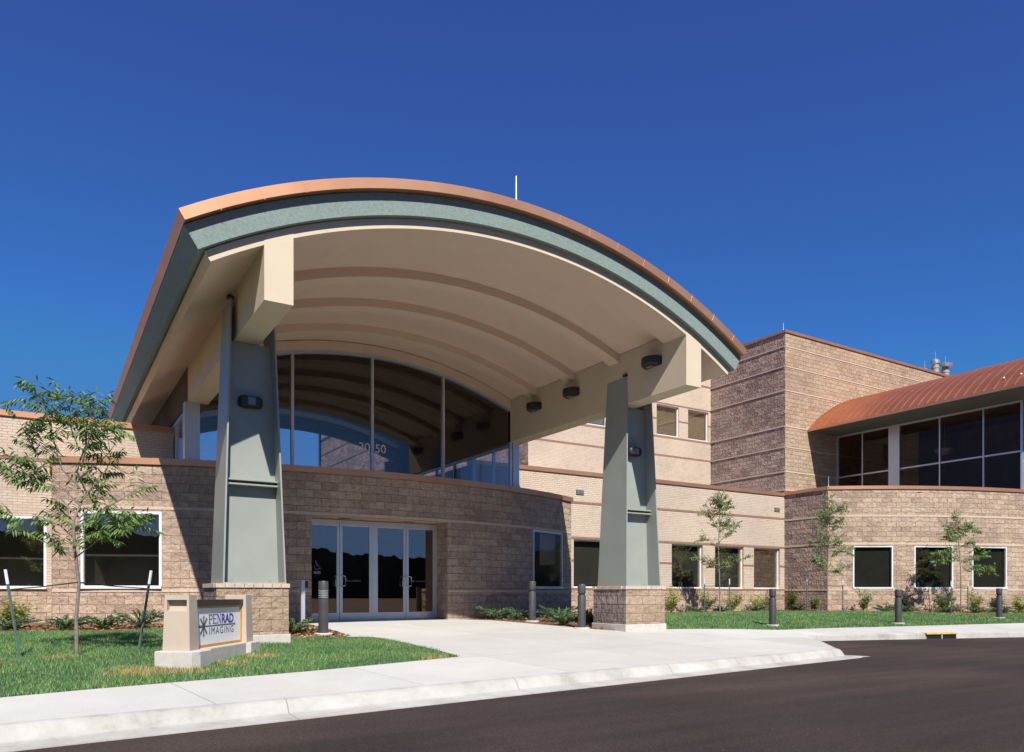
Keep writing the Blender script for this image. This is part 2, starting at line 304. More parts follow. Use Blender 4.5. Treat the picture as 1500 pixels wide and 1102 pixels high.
# ------------------------------------------------------------------ terrain
def ct(x):
    if x<=13.3: return 7.53+.128*(x+.38)
    if x<=16.9: return 9.28+(x-13.3)/3.6*3.32
    return 12.6-.3*(x-16.9)
def zg(x,y):
    c=ct(x); return -.42+.37*min(1,max(0,(y-c)/max(1,17.5-c)))
def clip(poly,a,b,c):
    o=[]
    for i in range(len(poly)):
        p,q=poly[i],poly[(i+1)%len(poly)]; dp=a*p[0]+b*p[1]-c; dq=a*q[0]+b*q[1]-c
        if dp>=0: o.append(p)
        if (dp>=0)!=(dq>=0):
            t=dp/(dp-dq); o.append((p[0]+(q[0]-p[0])*t,p[1]+(q[1]-p[1])*t))
    return o
def sheet(name,poly,m,off=0.,cell=.6,kind='structure',uvrot=0,zf=zg):
    mb=MB(); xs=[p[0] for p in poly]; ys=[p[1] for p in poly]; cs,sn=math.cos(uvrot),math.sin(uvrot)
    x=min(xs)
    while x<max(xs):
        st=clip(clip(poly,1,0,x),-1,0,-(x+cell)) if True else poly
        if len(st)>2:
            y=min(p[1] for p in st); y=math.floor(y/cell)*cell; ym=max(p[1] for p in st)
            while y<ym:
                q=clip(clip(st,0,1,y),0,-1,-(y+cell))
                qq=[]
                for p in q:
                    if not qq or abs(p[0]-qq[-1][0])+abs(p[1]-qq[-1][1])>1e-5: qq.append(p)
                if len(qq)>1 and abs(qq[0][0]-qq[-1][0])+abs(qq[0][1]-qq[-1][1])<1e-5: qq.pop()
                if len(qq)>2: mb.poly([(a,b,zf(a,b)+off) for a,b in qq],[(a*cs+b*sn,-a*sn+b*cs) for a,b in qq])
                y+=cell
        x+=cell
    o=mb.build(name,m,smooth=True); tag(o,kind=kind); return o
curbtop=[(-30,ct(-30)),(-.38,ct(-.38)),(4.6,ct(4.6)),(13.2,ct(13.2)-.02),(13.36,ct(13.3)+.06),(16.9,12.6),(23.1,ct(23.1)),(44,ct(44))]
lawnL_front=[(-30,5.2),(-.38,8.99),(.49,9.23),(2.9,9.74),(5.5,10.5)]
lawnL_side=[(5.58,10.62),(5.63,11.48),(5.63,12.49),(5.54,13.82),(5.35,14.08),(4.98,14.23)]
lawnR_front=[(13.05,13.79),(16.1,13.8),(19.02,13.5),(21.6,13.0),(24.95,12.5),(28.68,11.9),(44,8.2)]
mulR_front=[(9.75,18.6),(10.19,17.55),(10.56,16.36),(11.03,14.93),(11.2,14.28),(11.42,13.86)]
lawnR_back=[(44,13.0),(36,14.6),(31.5,15.3),(28.6,17.0),(26.6,19.4),(26.3,20.6),(16.5,20.6),(14.2,18.5),(13.6,16)]
lawnR=lawnR_front+lawnR_back
lawnL=lawnL_front+lawnL_side+[(3.9,14.2),(3.8,16.6),(2.6,17.0),(.6,16.9),(-.7,17.2),(-4,18),(-30,18)]
mulL=[(-30,18),(-4,18),(-.7,17.2),(.6,16.9),(2.6,17.0),(3.8,16.6),(3.9,14.2),(4.98,14.23),(5.2,14.5),(5.3,18.75),(5.3,22.6),(-30,22.6)]
mulR=mulR_front+[(13.05,13.79),(13.6,16),(14.2,18.5),(16.5,20.6),(26.3,20.6),(26.6,19.4),(28.6,17.0),(31.5,15.3),(36,14.6),(44,13.0),(44,22.6),(9.75,22.6)]
plaza=curbtop+lawnR_front[::-1]+mulR_front[::-1]+[(9.75,20.2),(5.3,20.2),(5.3,18.75),(5.2,14.5)]+lawnL_side[::-1]+lawnL_front[::-1]
sheet('sidewalk',plaza,'walk',0,.8,uvrot=R_(7.3))
sheet('lawn',lawnL,'soil',-.012); sheet('lawn',lawnR,'soil',-.012,1.0)
sheet('mulch_bed',mulL,'mulch',-.004); sheet('mulch_bed',mulR,'mulch',-.004)
g=MB(); g.poly([(-1500,-1500,-.572),(1500,-1500,-.572),(1500,1500,-.572),(-1500,1500,-.572)]); tag(g.build('road','asphalt'),kind='structure')
g=MB(); g.poly([(-60,22.3,-.07),(90,22.3,-.07),(90,120,-.07),(-60,120,-.07)]); tag(g.build('ground','soil'),kind='structure')
# kerb swept along the paving edge; rolled face and gutter pan on the near run, upright face beyond the corner
kb=MB()
def sweep(mb,line,prof):
    P=[Vector((x,y,0)) for x,y in line]; secs=[]
    for i,p in enumerate(P):
        d0=(P[i]-P[i-1]).normalized() if i else (P[1]-P[0]).normalized(); d1=(P[i+1]-P[i]).normalized() if i<len(P)-1 else d0
        n0=Vector((d0.y,-d0.x,0)); n1=Vector((d1.y,-d1.x,0)); nn=(n0+n1).normalized(); nn/=max(.5,nn.dot(n0))
        secs.append([tuple(p+nn*u+Vector((0,0,v))) for u,v in prof(i)])
    for a,b in zip(secs,secs[1:]):
        for k in range(len(a)-1): mb.poly([a[k],a[k+1],b[k+1],b[k]])
def dens(l,st=.7):
    o=[]
    for a,b in zip(l,l[1:]):
        n=max(1,int(math.hypot(b[0]-a[0],b[1]-a[1])/st)); o+=[(a[0]+(b[0]-a[0])*k/n,a[1]+(b[1]-a[1])*k/n) for k in range(n)]
    return o+[l[-1]]
near=dens(curbtop[:4]); near=near+[(13.28,ct(13.28)-.01)]
sweep(kb,near,lambda i:[(-.02,-.417),(.03,-.42),(.07,-.432),(.12,-.475),(.15,-.525),(.17,-.546),(.20,-.553),(.50,-.563),(.50,-.6)])
kb.poly([(13.27,ct(13.27)-.17,-.546),(13.27,ct(13.27)-.5,-.563),(13.75,ct(13.27)-.45,-.566),(13.5,ct(13.27)+.05,-.558)])
far=dens([curbtop[3]]+curbtop[4:])
sweep(kb,far,lambda i:[(-.02,-.417),(.01,-.42),(.045,-.44),(.06,-.6)])
tag(kb.build('kerb','kerb',smooth=True),kind='structure')
# wooded ridge across the car park (what the glass faces)
hb=MB(); prev=None
for k in range(0,900):
    a=R_(-215+k*.28); t_=k/5
    h=13.2+2.0*math.sin(t_*.16)+.9*math.sin(t_*.37+1)+.35*math.sin(t_*1.7)+.25*math.sin(t_*4.1)+rnd.uniform(-.35,.4)+(2.2 if -150<(-215+k*.28)<-95 else 0); rad=170
    p=(rad*math.cos(a),rad*math.sin(a)); q=(1.35*rad*math.cos(a),1.35*rad*math.sin(a))
    cur=[(p[0],p[1],-1),(p[0],p[1],h*.5+rnd.uniform(-.5,.5)),(p[0]*1.01,p[1]*1.01,h),(q[0],q[1],h*.6)]
    if prev:
        for j in range(3): hb.poly([prev[j],cur[j],cur[j+1],prev[j+1]])
    prev=cur
tag(hb.build('hills','woodhill'),kind='structure')

# ------------------------------------------------------------------ walls with openings
class Arc:
    def __init__(s,cx,cy,r): s.c=(cx,cy); s.r=r
    def at(s,t,off=0): a=t/s.r; return (s.c[0]+(s.r+off)*math.sin(a), s.c[1]-(s.r+off)*math.cos(a))
    def sx(s,x): return s.r*math.asin((x-s.c[0])/s.r)
class Seg:
    def __init__(s,a,b): s.a=Vector(a); s.d=(Vector(b)-s.a); s.L=s.d.length; s.d/=s.L; s.n=Vector((s.d.y,-s.d.x))
    def at(s,t,off=0): p=s.a+s.d*t+s.n*off; return (p.x,p.y)
def cuts(lo,hi,extra,step):
    x=sorted({round(v,4) for v in [lo,hi]+[e for e in extra if lo<e<hi]}); o=[]
    for a,b in zip(x,x[1:]):
        n=max(1,int((b-a)/step+.5)); o+=[a+(b-a)*k/n for k in range(n)]
    return o+[x[-1]]
def wall(mb,path,s0,s1,z0,z1,ops=(),depth=.12,mi=0,off=0.,step=None):
    """ops: (a,b,zlo,zhi[,depth]) openings in metres along the wall"""
    step=step or (.45 if isinstance(path,Arc) else 50)
    S=cuts(s0,s1,[v for o in ops for v in o[:2]],step); Z=cuts(z0,z1,[v for o in ops for v in o[2:4]],50)
    P=lambda s,z,d=0:(*path.at(s,off-d),z)
    for a,b in zip(S,S[1:]):
        for c,d in zip(Z,Z[1:]):
            m,k=(a+b)/2,(c+d)/2
            if any(o[0]<m<o[1] and o[2]<k<o[3] for o in ops): continue
            mb.poly([P(a,c),P(b,c),P(b,d),P(a,d)],[(a,c),(b,c),(b,d),(a,d)],mi)
    for o in ops:
        a,b,c,d=o[:4]; D=o[4] if len(o)>4 else depth; c=max(c,z0); d=min(d,z1)
        for s_ in (a,b): mb.poly([P(s_,c),P(s_,c,D),P(s_,d,D),P(s_,d)],[(s_,c),(s_+D,c),(s_+D,d),(s_,d)],mi)
        ss=cuts(a,b,[],step)
        for p,q in zip(ss,ss[1:]):
            for z in (c,d): mb.poly([P(p,z),P(q,z),P(q,z,D),P(p,z,D)],[(p,0),(q,0),(q,D),(p,D)],mi)
    return mb
def strip(mb,path,s0,s1,z0,z1,proud=.02,inner=.02,gaps=(),mi=0):
    """a projecting course or coping"""
    step=.45 if isinstance(path,Arc) else 50
    rs=[]; a=s0
    for g0,g1 in sorted(gaps):
        if g0>a: rs.append((a,g0))
        a=max(a,g1)
    if a<s1: rs.append((a,s1))
    for a,b in rs:
        ss=cuts(a,b,[],step)
        secs=[[(*path.at(t,proud),z0),(*path.at(t,proud),z1),(*path.at(t,-inner),z1),(*path.at(t,-inner),z0)] for t in ss]
        mb.loft(secs,mi)
    return mb
def window(parent,path,s0,s1,z0,z1,back=.07,fw=.055,bars=(),glassm='glass',frame='white',blind=None,sill=True):
    """aluminium window: the frame is the part, pane and blind hang under it"""
    a=Vector(path.at(s0,-back)); b=Vector(path.at(s1,-back)); d=(b-a); L=d.length; d/=L; n=Vector((d.y,-d.x))
    o=(a.x,a.y,z0); ux=(d.x,d.y,0); uy=(n.x,n.y,0); uz=(0,0,1); H=z1-z0
    f=MB(); f.frame(o,ux,uy,uz,(0,-.03,0),(L,.05,fw)); f.frame(o,ux,uy,uz,(0,-.03,H-fw),(L,.05,H)); f.frame(o,ux,uy,uz,(0,-.03,fw),(fw,.05,H-fw)); f.frame(o,ux,uy,uz,(L-fw,-.03,fw),(L,.05,H-fw))
    if sill: f.frame(o,ux,uy,uz,(-.0,.052,-.012),(L,.10,.05))
    for x in bars: f.frame(o,ux,uy,uz,(x-.02,-.02,fw),(x+.02,.04,H-fw))
    F=f.build('window',frame,parent)
    p=MB(); P=lambda x,z,y=0:tuple(Vector(o)+Vector(ux)*x+Vector(uy)*y+Vector(uz)*z)
    p.poly([P(fw,fw),P(L-fw,fw),P(L-fw,H-fw),P(fw,H-fw)]); p.build('pane',glassm,F,merge=False)
    if blind:
        q=MB(); zt=H-fw-.02; zb=H*(1-blind); k=zt
        if blind>.9: q.poly([P(fw,zb,-.09),P(L-fw,zb,-.09),P(L-fw,zt,-.09),P(fw,zt,-.09)])
        while k>zb and blind<=.9:
            q.poly([P(fw,k,-.10),P(L-fw,k,-.10),P(L-fw,k-.022,-.125),P(fw,k-.022,-.125)]); k-=.028
        q.frame(o,ux,uy,uz,(fw,-.13,zb-.04),(L-fw,-.09,zb)); q.build('blind',('panebacking' if blind>.935 else 'meshshade') if blind>.9 else 'blind',F,merge=False)
    return F
def room(parent,path,s0,s1,z0,z1,depth=2.6,m='office',front=.16):
    """the dark room seen through a window"""
    r=MB(); A=[(*path.at(t,-front),z) for t,z in ((s0,z0),(s1,z0),(s1,z1),(s0,z1))]; B=[(*path.at(t,-depth),z) for t,z in ((s0,z0),(s1,z0),(s1,z1),(s0,z1))]
    for k in range(4): r.poly([A[k],A[(k+1)%4],B[(k+1)%4],B[k]])
    r.poly(B); return r.build('room',m,parent)

# ------------------------------------------------------------------ ENTRY PAVILION (curved block wall, doors, lobby glazing)
EA=Arc(7.7,34.3,15.9)
pav=thing('entry_pavilion','curved tan block entry pavilion with double doors and arched lobby glazing under the canopy','building',(7.7,19,-.05))
sL,sR=EA.sx(.14),EA.sx(14.72)
wl0,wl1=EA.sx(.70),EA.sx(2.33); dr0,dr1=EA.sx(5.63),EA.sx(9.39); wr0,wr1=EA.sx(12.64),EA.sx(14.17)
b=MB(); ops=[(wl0,wl1,.79,2.58),(dr0,dr1,-.1,2.62,.05),(wr0,wr1,.83,2.62)]
wall(b,EA,sL,sR,-.12,3.68,ops,.13)
pL=EA.at(sL); pR=EA.at(sR)
wall(b,Seg((pL[0],22.0),pL),0,22.0-pL[1],-.12,3.68); wall(b,Seg(pR,(pR[0],22.0)),0,22.0-pR[1],-.12,3.68)
# deep door jambs
for x in (5.63,9.39):
    y=EA.at(EA.sx(x))[1]; b.poly([(x,y+.05,-.12),(x,19.22,-.12),(x,19.22,2.62),(x,y+.05,2.62)])
wb=b.build('block_wall','block',pav)
b=MB()
for z0,z1 in ((2.63,2.70),(.70,.765)):
    strip(b,EA,sL,sR,z0,z1,.014,.02,[(dr0,dr1)] if z0<1 else [])
b.build('smooth_course','blockband',pav)
b=MB(); strip(b,EA,sL-.05,sR+.05,3.68,3.83,.05,.30)
strip(b,Seg((pL[0],22.0),pL),0,22.0-pL[1]-.3,3.68,3.83,.05,.3); strip(b,Seg(pR,(pR[0],22.0)),.3,22.0-pR[1],3.68,3.83,.05,.3)
b.build('coping','copper',pav)
b=MB(); ss=cuts(sL,sR,[],.6)
for t0,t1 in zip(ss,ss[1:]):
    p,q=EA.at(t0,-.29),EA.at(t1,-.29); 
    if p[1]<22: b.poly([(p[0],p[1],3.70),(q[0],q[1],3.70),(q[0],22.1,3.70),(p[0],22.1,3.70)])
b.build('flat_roof','roofing',pav,merge=False)
window(pav,EA,wl0,wl1,.79,2.58,.03,.06,blind=.56); room(pav,EA,wl0-.1,wl1+.3,.2,2.9,1.6)
F=window(pav,EA,wr0,wr1,.83,2.62,.03,.06,frame='alu',glassm='sideglass'); room(pav,EA,wr0-.3,wr1+.1,.2,2.9,1.2,'interior')
q=MB(); wm=wr0+(wr1-wr0)*.40; p0,p1=EA.at(wm,-.22),EA.at(wr1-.06,-.22)
q.poly([(*p0,1.55),(*p1,1.62),(*p1,2.56),(*p0,2.56)]); q.build('roller_shade_or_reflection','soffitpanel',F,merge=False)  # beige sheet added behind the glass to imitate a reflected building
# door recess ceiling and threshold
b=MB(); ss=cuts(dr0,dr1,[],.4)
for t0,t1 in zip(ss,ss[1:]):
    p,q=EA.at(t0,-.05),EA.at(t1,-.05); b.poly([(p[0],p[1],2.619),(q[0],q[1],2.619),(q[0],19.22,2.619),(p[0],19.22,2.619)])
sp_=b.build('recess_soffit','soffitpanel',pav,merge=False)
for x in (6.6,8.4):
    b=MB(); b.box(x-.16,x+.16,18.84,18.90,2.605,2.616); b.build('slot_light','black',sp_)
# doors
DY=19.2
b=MB(); b.box(5.63,9.39,DY-.03,DY+.08,2.54,2.60)
for x0,x1 in ((5.63,5.67),(7.465,7.555),(9.35,9.39)): b.box(x0,x1,DY-.03,DY+.08,-.05,2.54)
b.box(5.63,9.39,DY-.06,DY+.1,-.055,-.035)
b.build('door_frame','alu',pav,bevel=.004)
def door(x0,x1,hinge_left,sticker=False):
    f=MB(); st=.075; z0,z1=-.03,2.535; y0,y1=DY-.02,DY+.03
    f.box(x0,x0+st,y0,y1,z0,z1); f.box(x1-st,x1,y0,y1,z0,z1); f.box(x0+st,x1-st,y0,y1,z1-.09,z1); f.box(x0+st,x1-st,y0,y1,z0,z0+.19)
    D=f.build('door','alu',pav,bevel=.003)
    p=MB(); p.poly([(x0+st,DY,z0+.19),(x1-st,DY,z0+.19),(x1-st,DY,z1-.09),(x0+st,DY,z1-.09)]); p.build('pane','glass',D,merge=False)
    hx=(x1-.04) if hinge_left else (x0+.04); s=-1 if hinge_left else 1
    h=MB(); h.tube([(hx,y0,.86),(hx,y0-.06,.86),(hx+s*.08,y0-.075,.88),(hx+s*.09,y0-.08,1.0),(hx+s*.08,y0-.075,1.12),(hx,y0-.06,1.14),(hx,y0,1.14)],.014,8); h.build('pull_handle','steel',D,smooth=True)
    if not hinge_left:
        h=MB(); h.box(x0+.17,x0+.62,y1+.03,y1+.07,.985,1.025); h.box(x0+.17,x0+.2,y1,y1+.04,.985,1.025); h.build('push_bar','steel',D)
    c=MB(); cx=(x0+.035) if hinge_left else (x1-.035)
    if hinge_left: cx=x1-.036
    if sticker:
        k=MB(); sx_,sz=x0+.30,1.36
        def q(a): k.poly([(sx_+u*.0021,DY-.004,sz+v*.0021) for u,v in a])
        for t in range(10):
            a0,a1=R_(150+t*24),R_(150+(t+1)*24); q([(36*math.cos(a0),36*math.sin(a0)-4),(36*math.cos(a1),36*math.sin(a1)-4),(28*math.cos(a1),28*math.sin(a1)-4),(28*math.cos(a0),28*math.sin(a0)-4)])
        q([(-12,52),(-2,52),(4,6),(-6,6)]); q([(-6,12),(26,12),(26,3),(-6,3)]); q([(24,8),(32,10),(46,-28),(38,-31)]); q([(38,-24),(54,-20),(56,-27),(38,-32)]); q([(-4,34),(20,34),(20,27),(-4,27)])
        q([(-14+9*math.cos(R_(60*j)),66+9*math.sin(R_(60*j))) for j in range(6)])
        q([(-40,-56),(46,-56),(46,-90),(-40,-90)])
        k.build('access_sticker','lens',D,merge=False)
    return D
door(5.67,6.565,True,True); door(6.575,7.465,False); door(7.555,8.45,True); door(8.46,9.35,False)
# lobby glazing (front wall of glass at Y=19.22, sides and rear)
GY=19.22; CX,CZ=7.6,-3.3
zr=lambda x,r:CZ+math.sqrt(r*r-(x-CX)**2)
posts=[3.10,5.34,7.48,9.61,11.86]
def arched(y,posts,r,z0,part,corner=True):
    f=MB()
    for i,x in enumerate(posts):
        hw=.035; 
        f.box(x-hw,x+hw,y-.05,y+.07,z0,zr(x,r)-.01)
    xs=[posts[0]+(posts[-1]-posts[0])*k/24 for k in range(25)]
    f.loft([[(x,y-.06,zr(x,r)),(x,y+.08,zr(x,r)),(x,y+.08,zr(x,r)-.09),(x,y-.06,zr(x,r)-.09)] for x in xs])
    f.box(posts[0],posts[-1],y-.051,y+.071,z0-.02,z0+.07)
    F=f.build(part,'alu',pav)
    for a,c in zip(posts,posts[1:]):
        p=MB(); xx=[a+(c-a)*k/8 for k in range(9)]
        p.poly([(a,y,z0+.05),(c,y,z0+.05)]+[(x,y,zr(x,r)-.05) for x in xx[::-1]]); p.build('pane','lobbyglass',F,merge=False)
    return F
LG=arched(GY,posts,10.40,3.72,'lobby_window')
RG=arched(27.3,[3.30,5.6,8.6,11.66],10.40,3.72,'rear_window')
b=MB(); b.box(2.80,3.06,GY-.06,GY+.22,3.7,5.2); b.build('corner_post','alu',pav)
b=MB(); b.box(11.92,12.14,GY-.06,GY+.22,3.7,5.2); b.build('corner_post','alu',pav)
for x,nm in ((2.98,'side_window'),(12.0,'side_window')):
    f=MB()
    for y in (20.45,21.7,23.1,24.5,25.9,27.2): f.box(x-.05,x+.05,y-.03,y+.03,3.72,5.2)
    f.box(x-.051,x+.051,GY+.22,27.2,3.70,3.77); f.box(x-.051,x+.051,GY+.22,27.2,5.12,5.2)
    F=f.build(nm,'alu',pav); p=MB(); p.poly([(x,GY+.2,3.75),(x,27.2,3.75),(x,27.2,5.15),(x,GY+.2,5.15)]); p.build('pane','lobbyglass',F,merge=False)
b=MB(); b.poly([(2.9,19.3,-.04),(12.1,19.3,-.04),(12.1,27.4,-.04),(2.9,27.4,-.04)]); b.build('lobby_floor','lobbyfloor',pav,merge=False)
b=MB()
for x in (2.93,12.07): b.poly([(x,19.3,-.05),(x,27.35,-.05),(x,27.35,3.7),(x,19.3,3.7)])
b.poly([(2.93,27.35,-.05),(12.07,27.35,-.05),(12.07,27.35,3.7),(2.93,27.35,3.7)])
for x0,x1 in ((2.93,5.62),(9.4,12.07)): b.poly([(x0,19.32,-.05),(x1,19.32,-.05),(x1,19.32,3.7),(x0,19.32,3.7)])
b.poly([(5.62,19.32,2.6),(9.4,19.32,2.6),(9.4,19.32,3.7),(5.62,19.32,3.7)])
b.build('lobby_wall','interior',pav,merge=False)
b=MB(); xs=[3.3+(11.66-3.3)*k/24 for k in range(25)]   # pale header band behind the rear glass
b.loft([[(x,27.42,zr(x,10.40)),(x,27.5,zr(x,10.40)),(x,27.5,zr(x,9.93)),(x,27.42,zr(x,9.93))] for x in xs]); b.box(11.2,11.66,27.42,27.5,3.7,zr(11.6,9.93)); b.box(3.3,3.76,27.42,27.5,3.7,zr(3.4,9.93)); b.build('rear_header','white',pav)

# house number on the lobby glass
def text_mesh(body,size,ext,name,m,parent,mw,bold=0,sx=1.0,align='LEFT',spacing=1.0,width=None):
    c=bpy.data.curves.new(name,'FONT'); c.body=body; c.size=size; c.extrude=ext; c.offset=bold; c.align_x=align; c.space_character=spacing
    t=bpy.data.objects.new(name+'_tmp',c); col.objects.link(t); dg=bpy.context.evaluated_depsgraph_get(); dg.update()
    me=bpy.data.meshes.new_from_object(t.evaluated_get(dg)); bpy.data.objects.remove(t,do_unlink=True)
    if width: sx=width/(max(v.co.x for v in me.vertices)-min(v.co.x for v in me.vertices))
    me.name=name; me.transform(mw@Matrix.Diagonal((sx,1,1,1))); me.materials.clear(); me.materials.append(M[m])
    o=bpy.data.objects.new(name,me); col.objects.link(o); o.parent=parent; o.matrix_parent_inverse=Matrix.Translation(-parent_loc(parent)); return o
RX=Matrix.Rotation(R_(90),4,'X')
text_mesh('30',.33,.004,'house_number','white',pav,Matrix.Translation((7.42,GY-.02,4.47))@RX,.004,1.0,'RIGHT')
text_mesh('50',.33,.004,'house_number','white',pav,Matrix.Translation((7.55,GY-.02,4.47))@RX,.004,1.0,'LEFT')

# ------------------------------------------------------------------ ENTRANCE CANOPY (barrel roof, beams, ribs, columns)
can=thing('entrance_canopy','arched entrance canopy with copper roof edge, green fascia and two tapered sage columns','canopy',(7.6,14.2,-.2))
def arcband(mb,r0,r1,hw,y0,y1,nseg=48,mi=0,rk=None,CX=7.6):
    """slab between radii r0<r1, half width hw at radius rk, ends cut along the radius"""
    a=math.asin(hw/(rk or r1)); secs=[]
    for k in range(nseg+1):
        t=-a+2*a*k/nseg; s_,c_=math.sin(t),math.cos(t)
        secs.append([(CX+r0*s_,y0,CZ+r0*c_),(CX+r1*s_,y0,CZ+r1*c_),(CX+r1*s_,y1,CZ+r1*c_),(CX+r0*s_,y1,CZ+r0*c_)])
    return mb.loft(secs,mi)
YB=29.0
b=MB(); arcband(b,11.01,11.175,5.93,11.66,YB+.2,CX=7.55)
cr=b.build('copper_roof','copper',can,smooth=True)
b=MB()
for k in range(-8,9):
    t=k*.064; s_,c_=math.sin(t),math.cos(t)
    b=MB(); b.frame((CX+11.01*s_,11.655,CZ+11.01*c_),(c_,0,-s_),(0,1,0),(s_,0,c_),(-.005,.002,.002),(.005,.0075,.163)); b.build('edge_seam','copper',cr)
def arcpart(mb,r0,r1,t0,t1,y0,y1,n=8,CX=7.57):
    secs=[]
    for k in range(n+1):
        t=t0+(t1-t0)*k/n; s_,c_=math.sin(t),math.cos(t)
        secs.append([(CX+r0*s_,y0,CZ+r0*c_),(CX+r1*s_,y0,CZ+r1*c_),(CX+r1*s_,y1,CZ+r1*c_),(CX+r0*s_,y1,CZ+r0*c_)])
    return mb.loft(secs)
GT=math.asin(5.857/11.0)
b=MB(); arcpart(b,10.64,11.005,-GT,GT,11.79,11.93,48); GF=b.build('green_fascia','greenst',can,smooth=True)
b=MB(); arcpart(b,10.74,11.004,-GT,GT,11.93,YB,48); b.build('roof_deck','greenst',can,smooth=True)
for sg in (-1,1):
    b=MB(); arcpart(b,10.64,10.739,sg*.5475,sg*GT,11.931,YB,4); b.build('eave_fascia','greenst',can,smooth=True)
b=MB(); arcband(b,10.64,10.72,4.30,11.96,YB-.1,48,0,10.5); 
sf=b.build('soffit','soffit',can,smooth=True)
b=MB(); arcband(b,10.475,10.638,5.52,11.90,11.93,48,0,10.5); b.build('rim_fascia','stucco',can,smooth=True)
b=MB(); arcband(b,10.477,10.70,4.26,11.932,12.60,48,0,10.5); b.build('edge_rib','soffit',can,smooth=True)
for sg in (-1,1):
    b=MB(); secs=[]
    for k in range(9):
        t=sg*(math.asin(4.27/10.5)+(math.asin(5.50/10.5)-math.asin(4.27/10.5))*k/8); s_,c_=math.sin(t),math.cos(t)
        secs.append([(CX+10.477*s_,11.931,CZ+10.477*c_),(CX+10.636*s_,11.931,CZ+10.636*c_),(CX+10.636*s_,YB-.12,CZ+10.636*c_),(CX+10.477*s_,YB-.12,CZ+10.477*c_)])
    b.loft(secs); b.build('eave_soffit','soffit',can,smooth=True)
for y in (14.15,15.95,17.75,):
    b=MB(); arcband(b,10.46,10.66,4.25,y,y+.36,40,0,10.5); b.build('soffit_rib','soffit',can,smooth=True)
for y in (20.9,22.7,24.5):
    b=MB(); arcband(b,10.47,10.63,4.25,y,y+.36,40,0,10.5); b.build('lobby_rib','lobbydim',can,smooth=True)
b=MB(); arcband(b,10.60,10.625,4.25,19.3,27.3,40,0,10.5); b.build('lobby_ceiling','lobbydim',can,smooth=True)
b=MB(); arcband(b,10.39,10.62,4.26,GY-.08,GY+.1,40,0,10.5); b.build('glazing_head','soffit',can,smooth=True)
BL,BR=3.10,12.05
for x in (BL,BR):
    hw=.225
    b=MB(); prof=[(x-hw,5.2),(x+hw,5.2),(x+hw,zr(x+hw,10.62)),(x-hw,zr(x-hw,10.62))]
    b.prism(prof,lambda u,v,t:(u,t,v),11.895,19.22); B_=b.build('beam','stucco',can)
    b=MB(); b.prism(prof,lambda u,v,t:(u,t,v),19.222,28.6); b.build('lobby_beam','lobbydim',B_)  # same beam, painted darker for the dim lobby
for x,xs_ in ((3.08,3.15),(12.10,12.20)):
    hw=.61; y0,y1=13.50,14.72
    # block pier: rough on its sides, smoother on the front
    b=MB()
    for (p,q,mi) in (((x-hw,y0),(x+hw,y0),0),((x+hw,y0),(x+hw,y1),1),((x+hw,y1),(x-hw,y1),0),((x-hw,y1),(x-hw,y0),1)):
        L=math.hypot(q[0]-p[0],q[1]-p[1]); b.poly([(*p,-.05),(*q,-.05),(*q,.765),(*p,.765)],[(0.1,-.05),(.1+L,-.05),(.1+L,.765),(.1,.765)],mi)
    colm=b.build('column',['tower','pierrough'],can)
    b=MB(); n=8
    for k in range(n):
        for side in range(4):
            l=2*hw+.04; t=l/n
            if side==0: bx=(x-hw-.02+k*t+.004,x-hw-.02+(k+1)*t-.004,y0-.025,y0+.09)
            elif side==1: bx=(x-hw-.02+k*t+.004,x-hw-.02+(k+1)*t-.004,y1-.09,y1+.025)
            elif side==2: 
                if k in (0,n-1): continue
                bx=(x-hw-.022,x-hw+.09,y0-.02+k*t+.004,y0-.02+(k+1)*t-.004)
            else:
                if k in (0,n-1): continue
                bx=(x+hw-.09,x+hw+.022,y0-.02+k*t+.004,y0-.02+(k+1)*t-.004)
            b.box(*bx,.765,.84)
    b.box(x-hw+.05,x+hw-.05,y0+.05,y1-.05,.766,.832)
    b.build('cap_course','blockband',colm,bevel=.004)
    b=MB(); b.box(x-hw-.03,x+hw+.03,y0-.03,y1+.03,-.5,-.055); b.build('footing','concrete',colm,bevel=.012)
    yc=14.22
    def sec(z):
        f=(z-.84)/(5.86-.84); return (.545-.165*f, .545-.17*f)  # half width, half depth
    for s_ in (-1,1):
        b=MB(); secs=[]
        for z in (.84,2.5,4.2,5.86):
            w_,d_=sec(z); xo=xs_+s_*w_; xi=xs_+s_*(w_-.03)
            secs.append([(xo,yc-d_,z),(xi,yc-d_,z),(xi,yc+d_,z),(xo,yc+d_,z)])
        b.loft(secs); b.build('flange_plate','sage',colm,bevel=.004)
    b=MB(); secs=[]
    for z in (.84,5.19):
        w_,d_=sec(z); wi=w_-.03; secs.append([(xs_-wi,yc-.115,z),(xs_+wi,yc-.115,z),(xs_+wi,yc+.115,z),(xs_-wi,yc+.115,z)])
    b.loft(secs); b.build('web_plate','sage',colm)
    b=MB()
    for z in (2.60,2.68):
        w_,d_=sec(z); b.box(xs_-w_+.032,xs_+w_-.032,yc-.30,yc-.118,z,z+.03)
    b.build('stiffener','sage',colm,bevel=.003)
    b=MB(); b.box(xs_-.545,xs_+.545,yc-.56,yc+.56,.835,.862)
    for dx in (-.34,.34): b.lathe((xs_+dx,yc-.2,.862),[(.02,0),(.02,.05)],8)
    b.build('foot_plate','sage',colm,bevel=.003)
    b=MB(); w_,d_=sec(5.86)
    for s_ in (-1,1):
        b=MB(); b.box(xs_+s_*w_-.06,xs_+s_*w_+.06,yc-d_-.02,yc-d_+.10,5.862,5.90); b.lathe((xs_+s_*w_,yc-d_+.04,5.90),[(.018,0),(.018,.04)],6); b.build('head_bracket','bronze',colm)
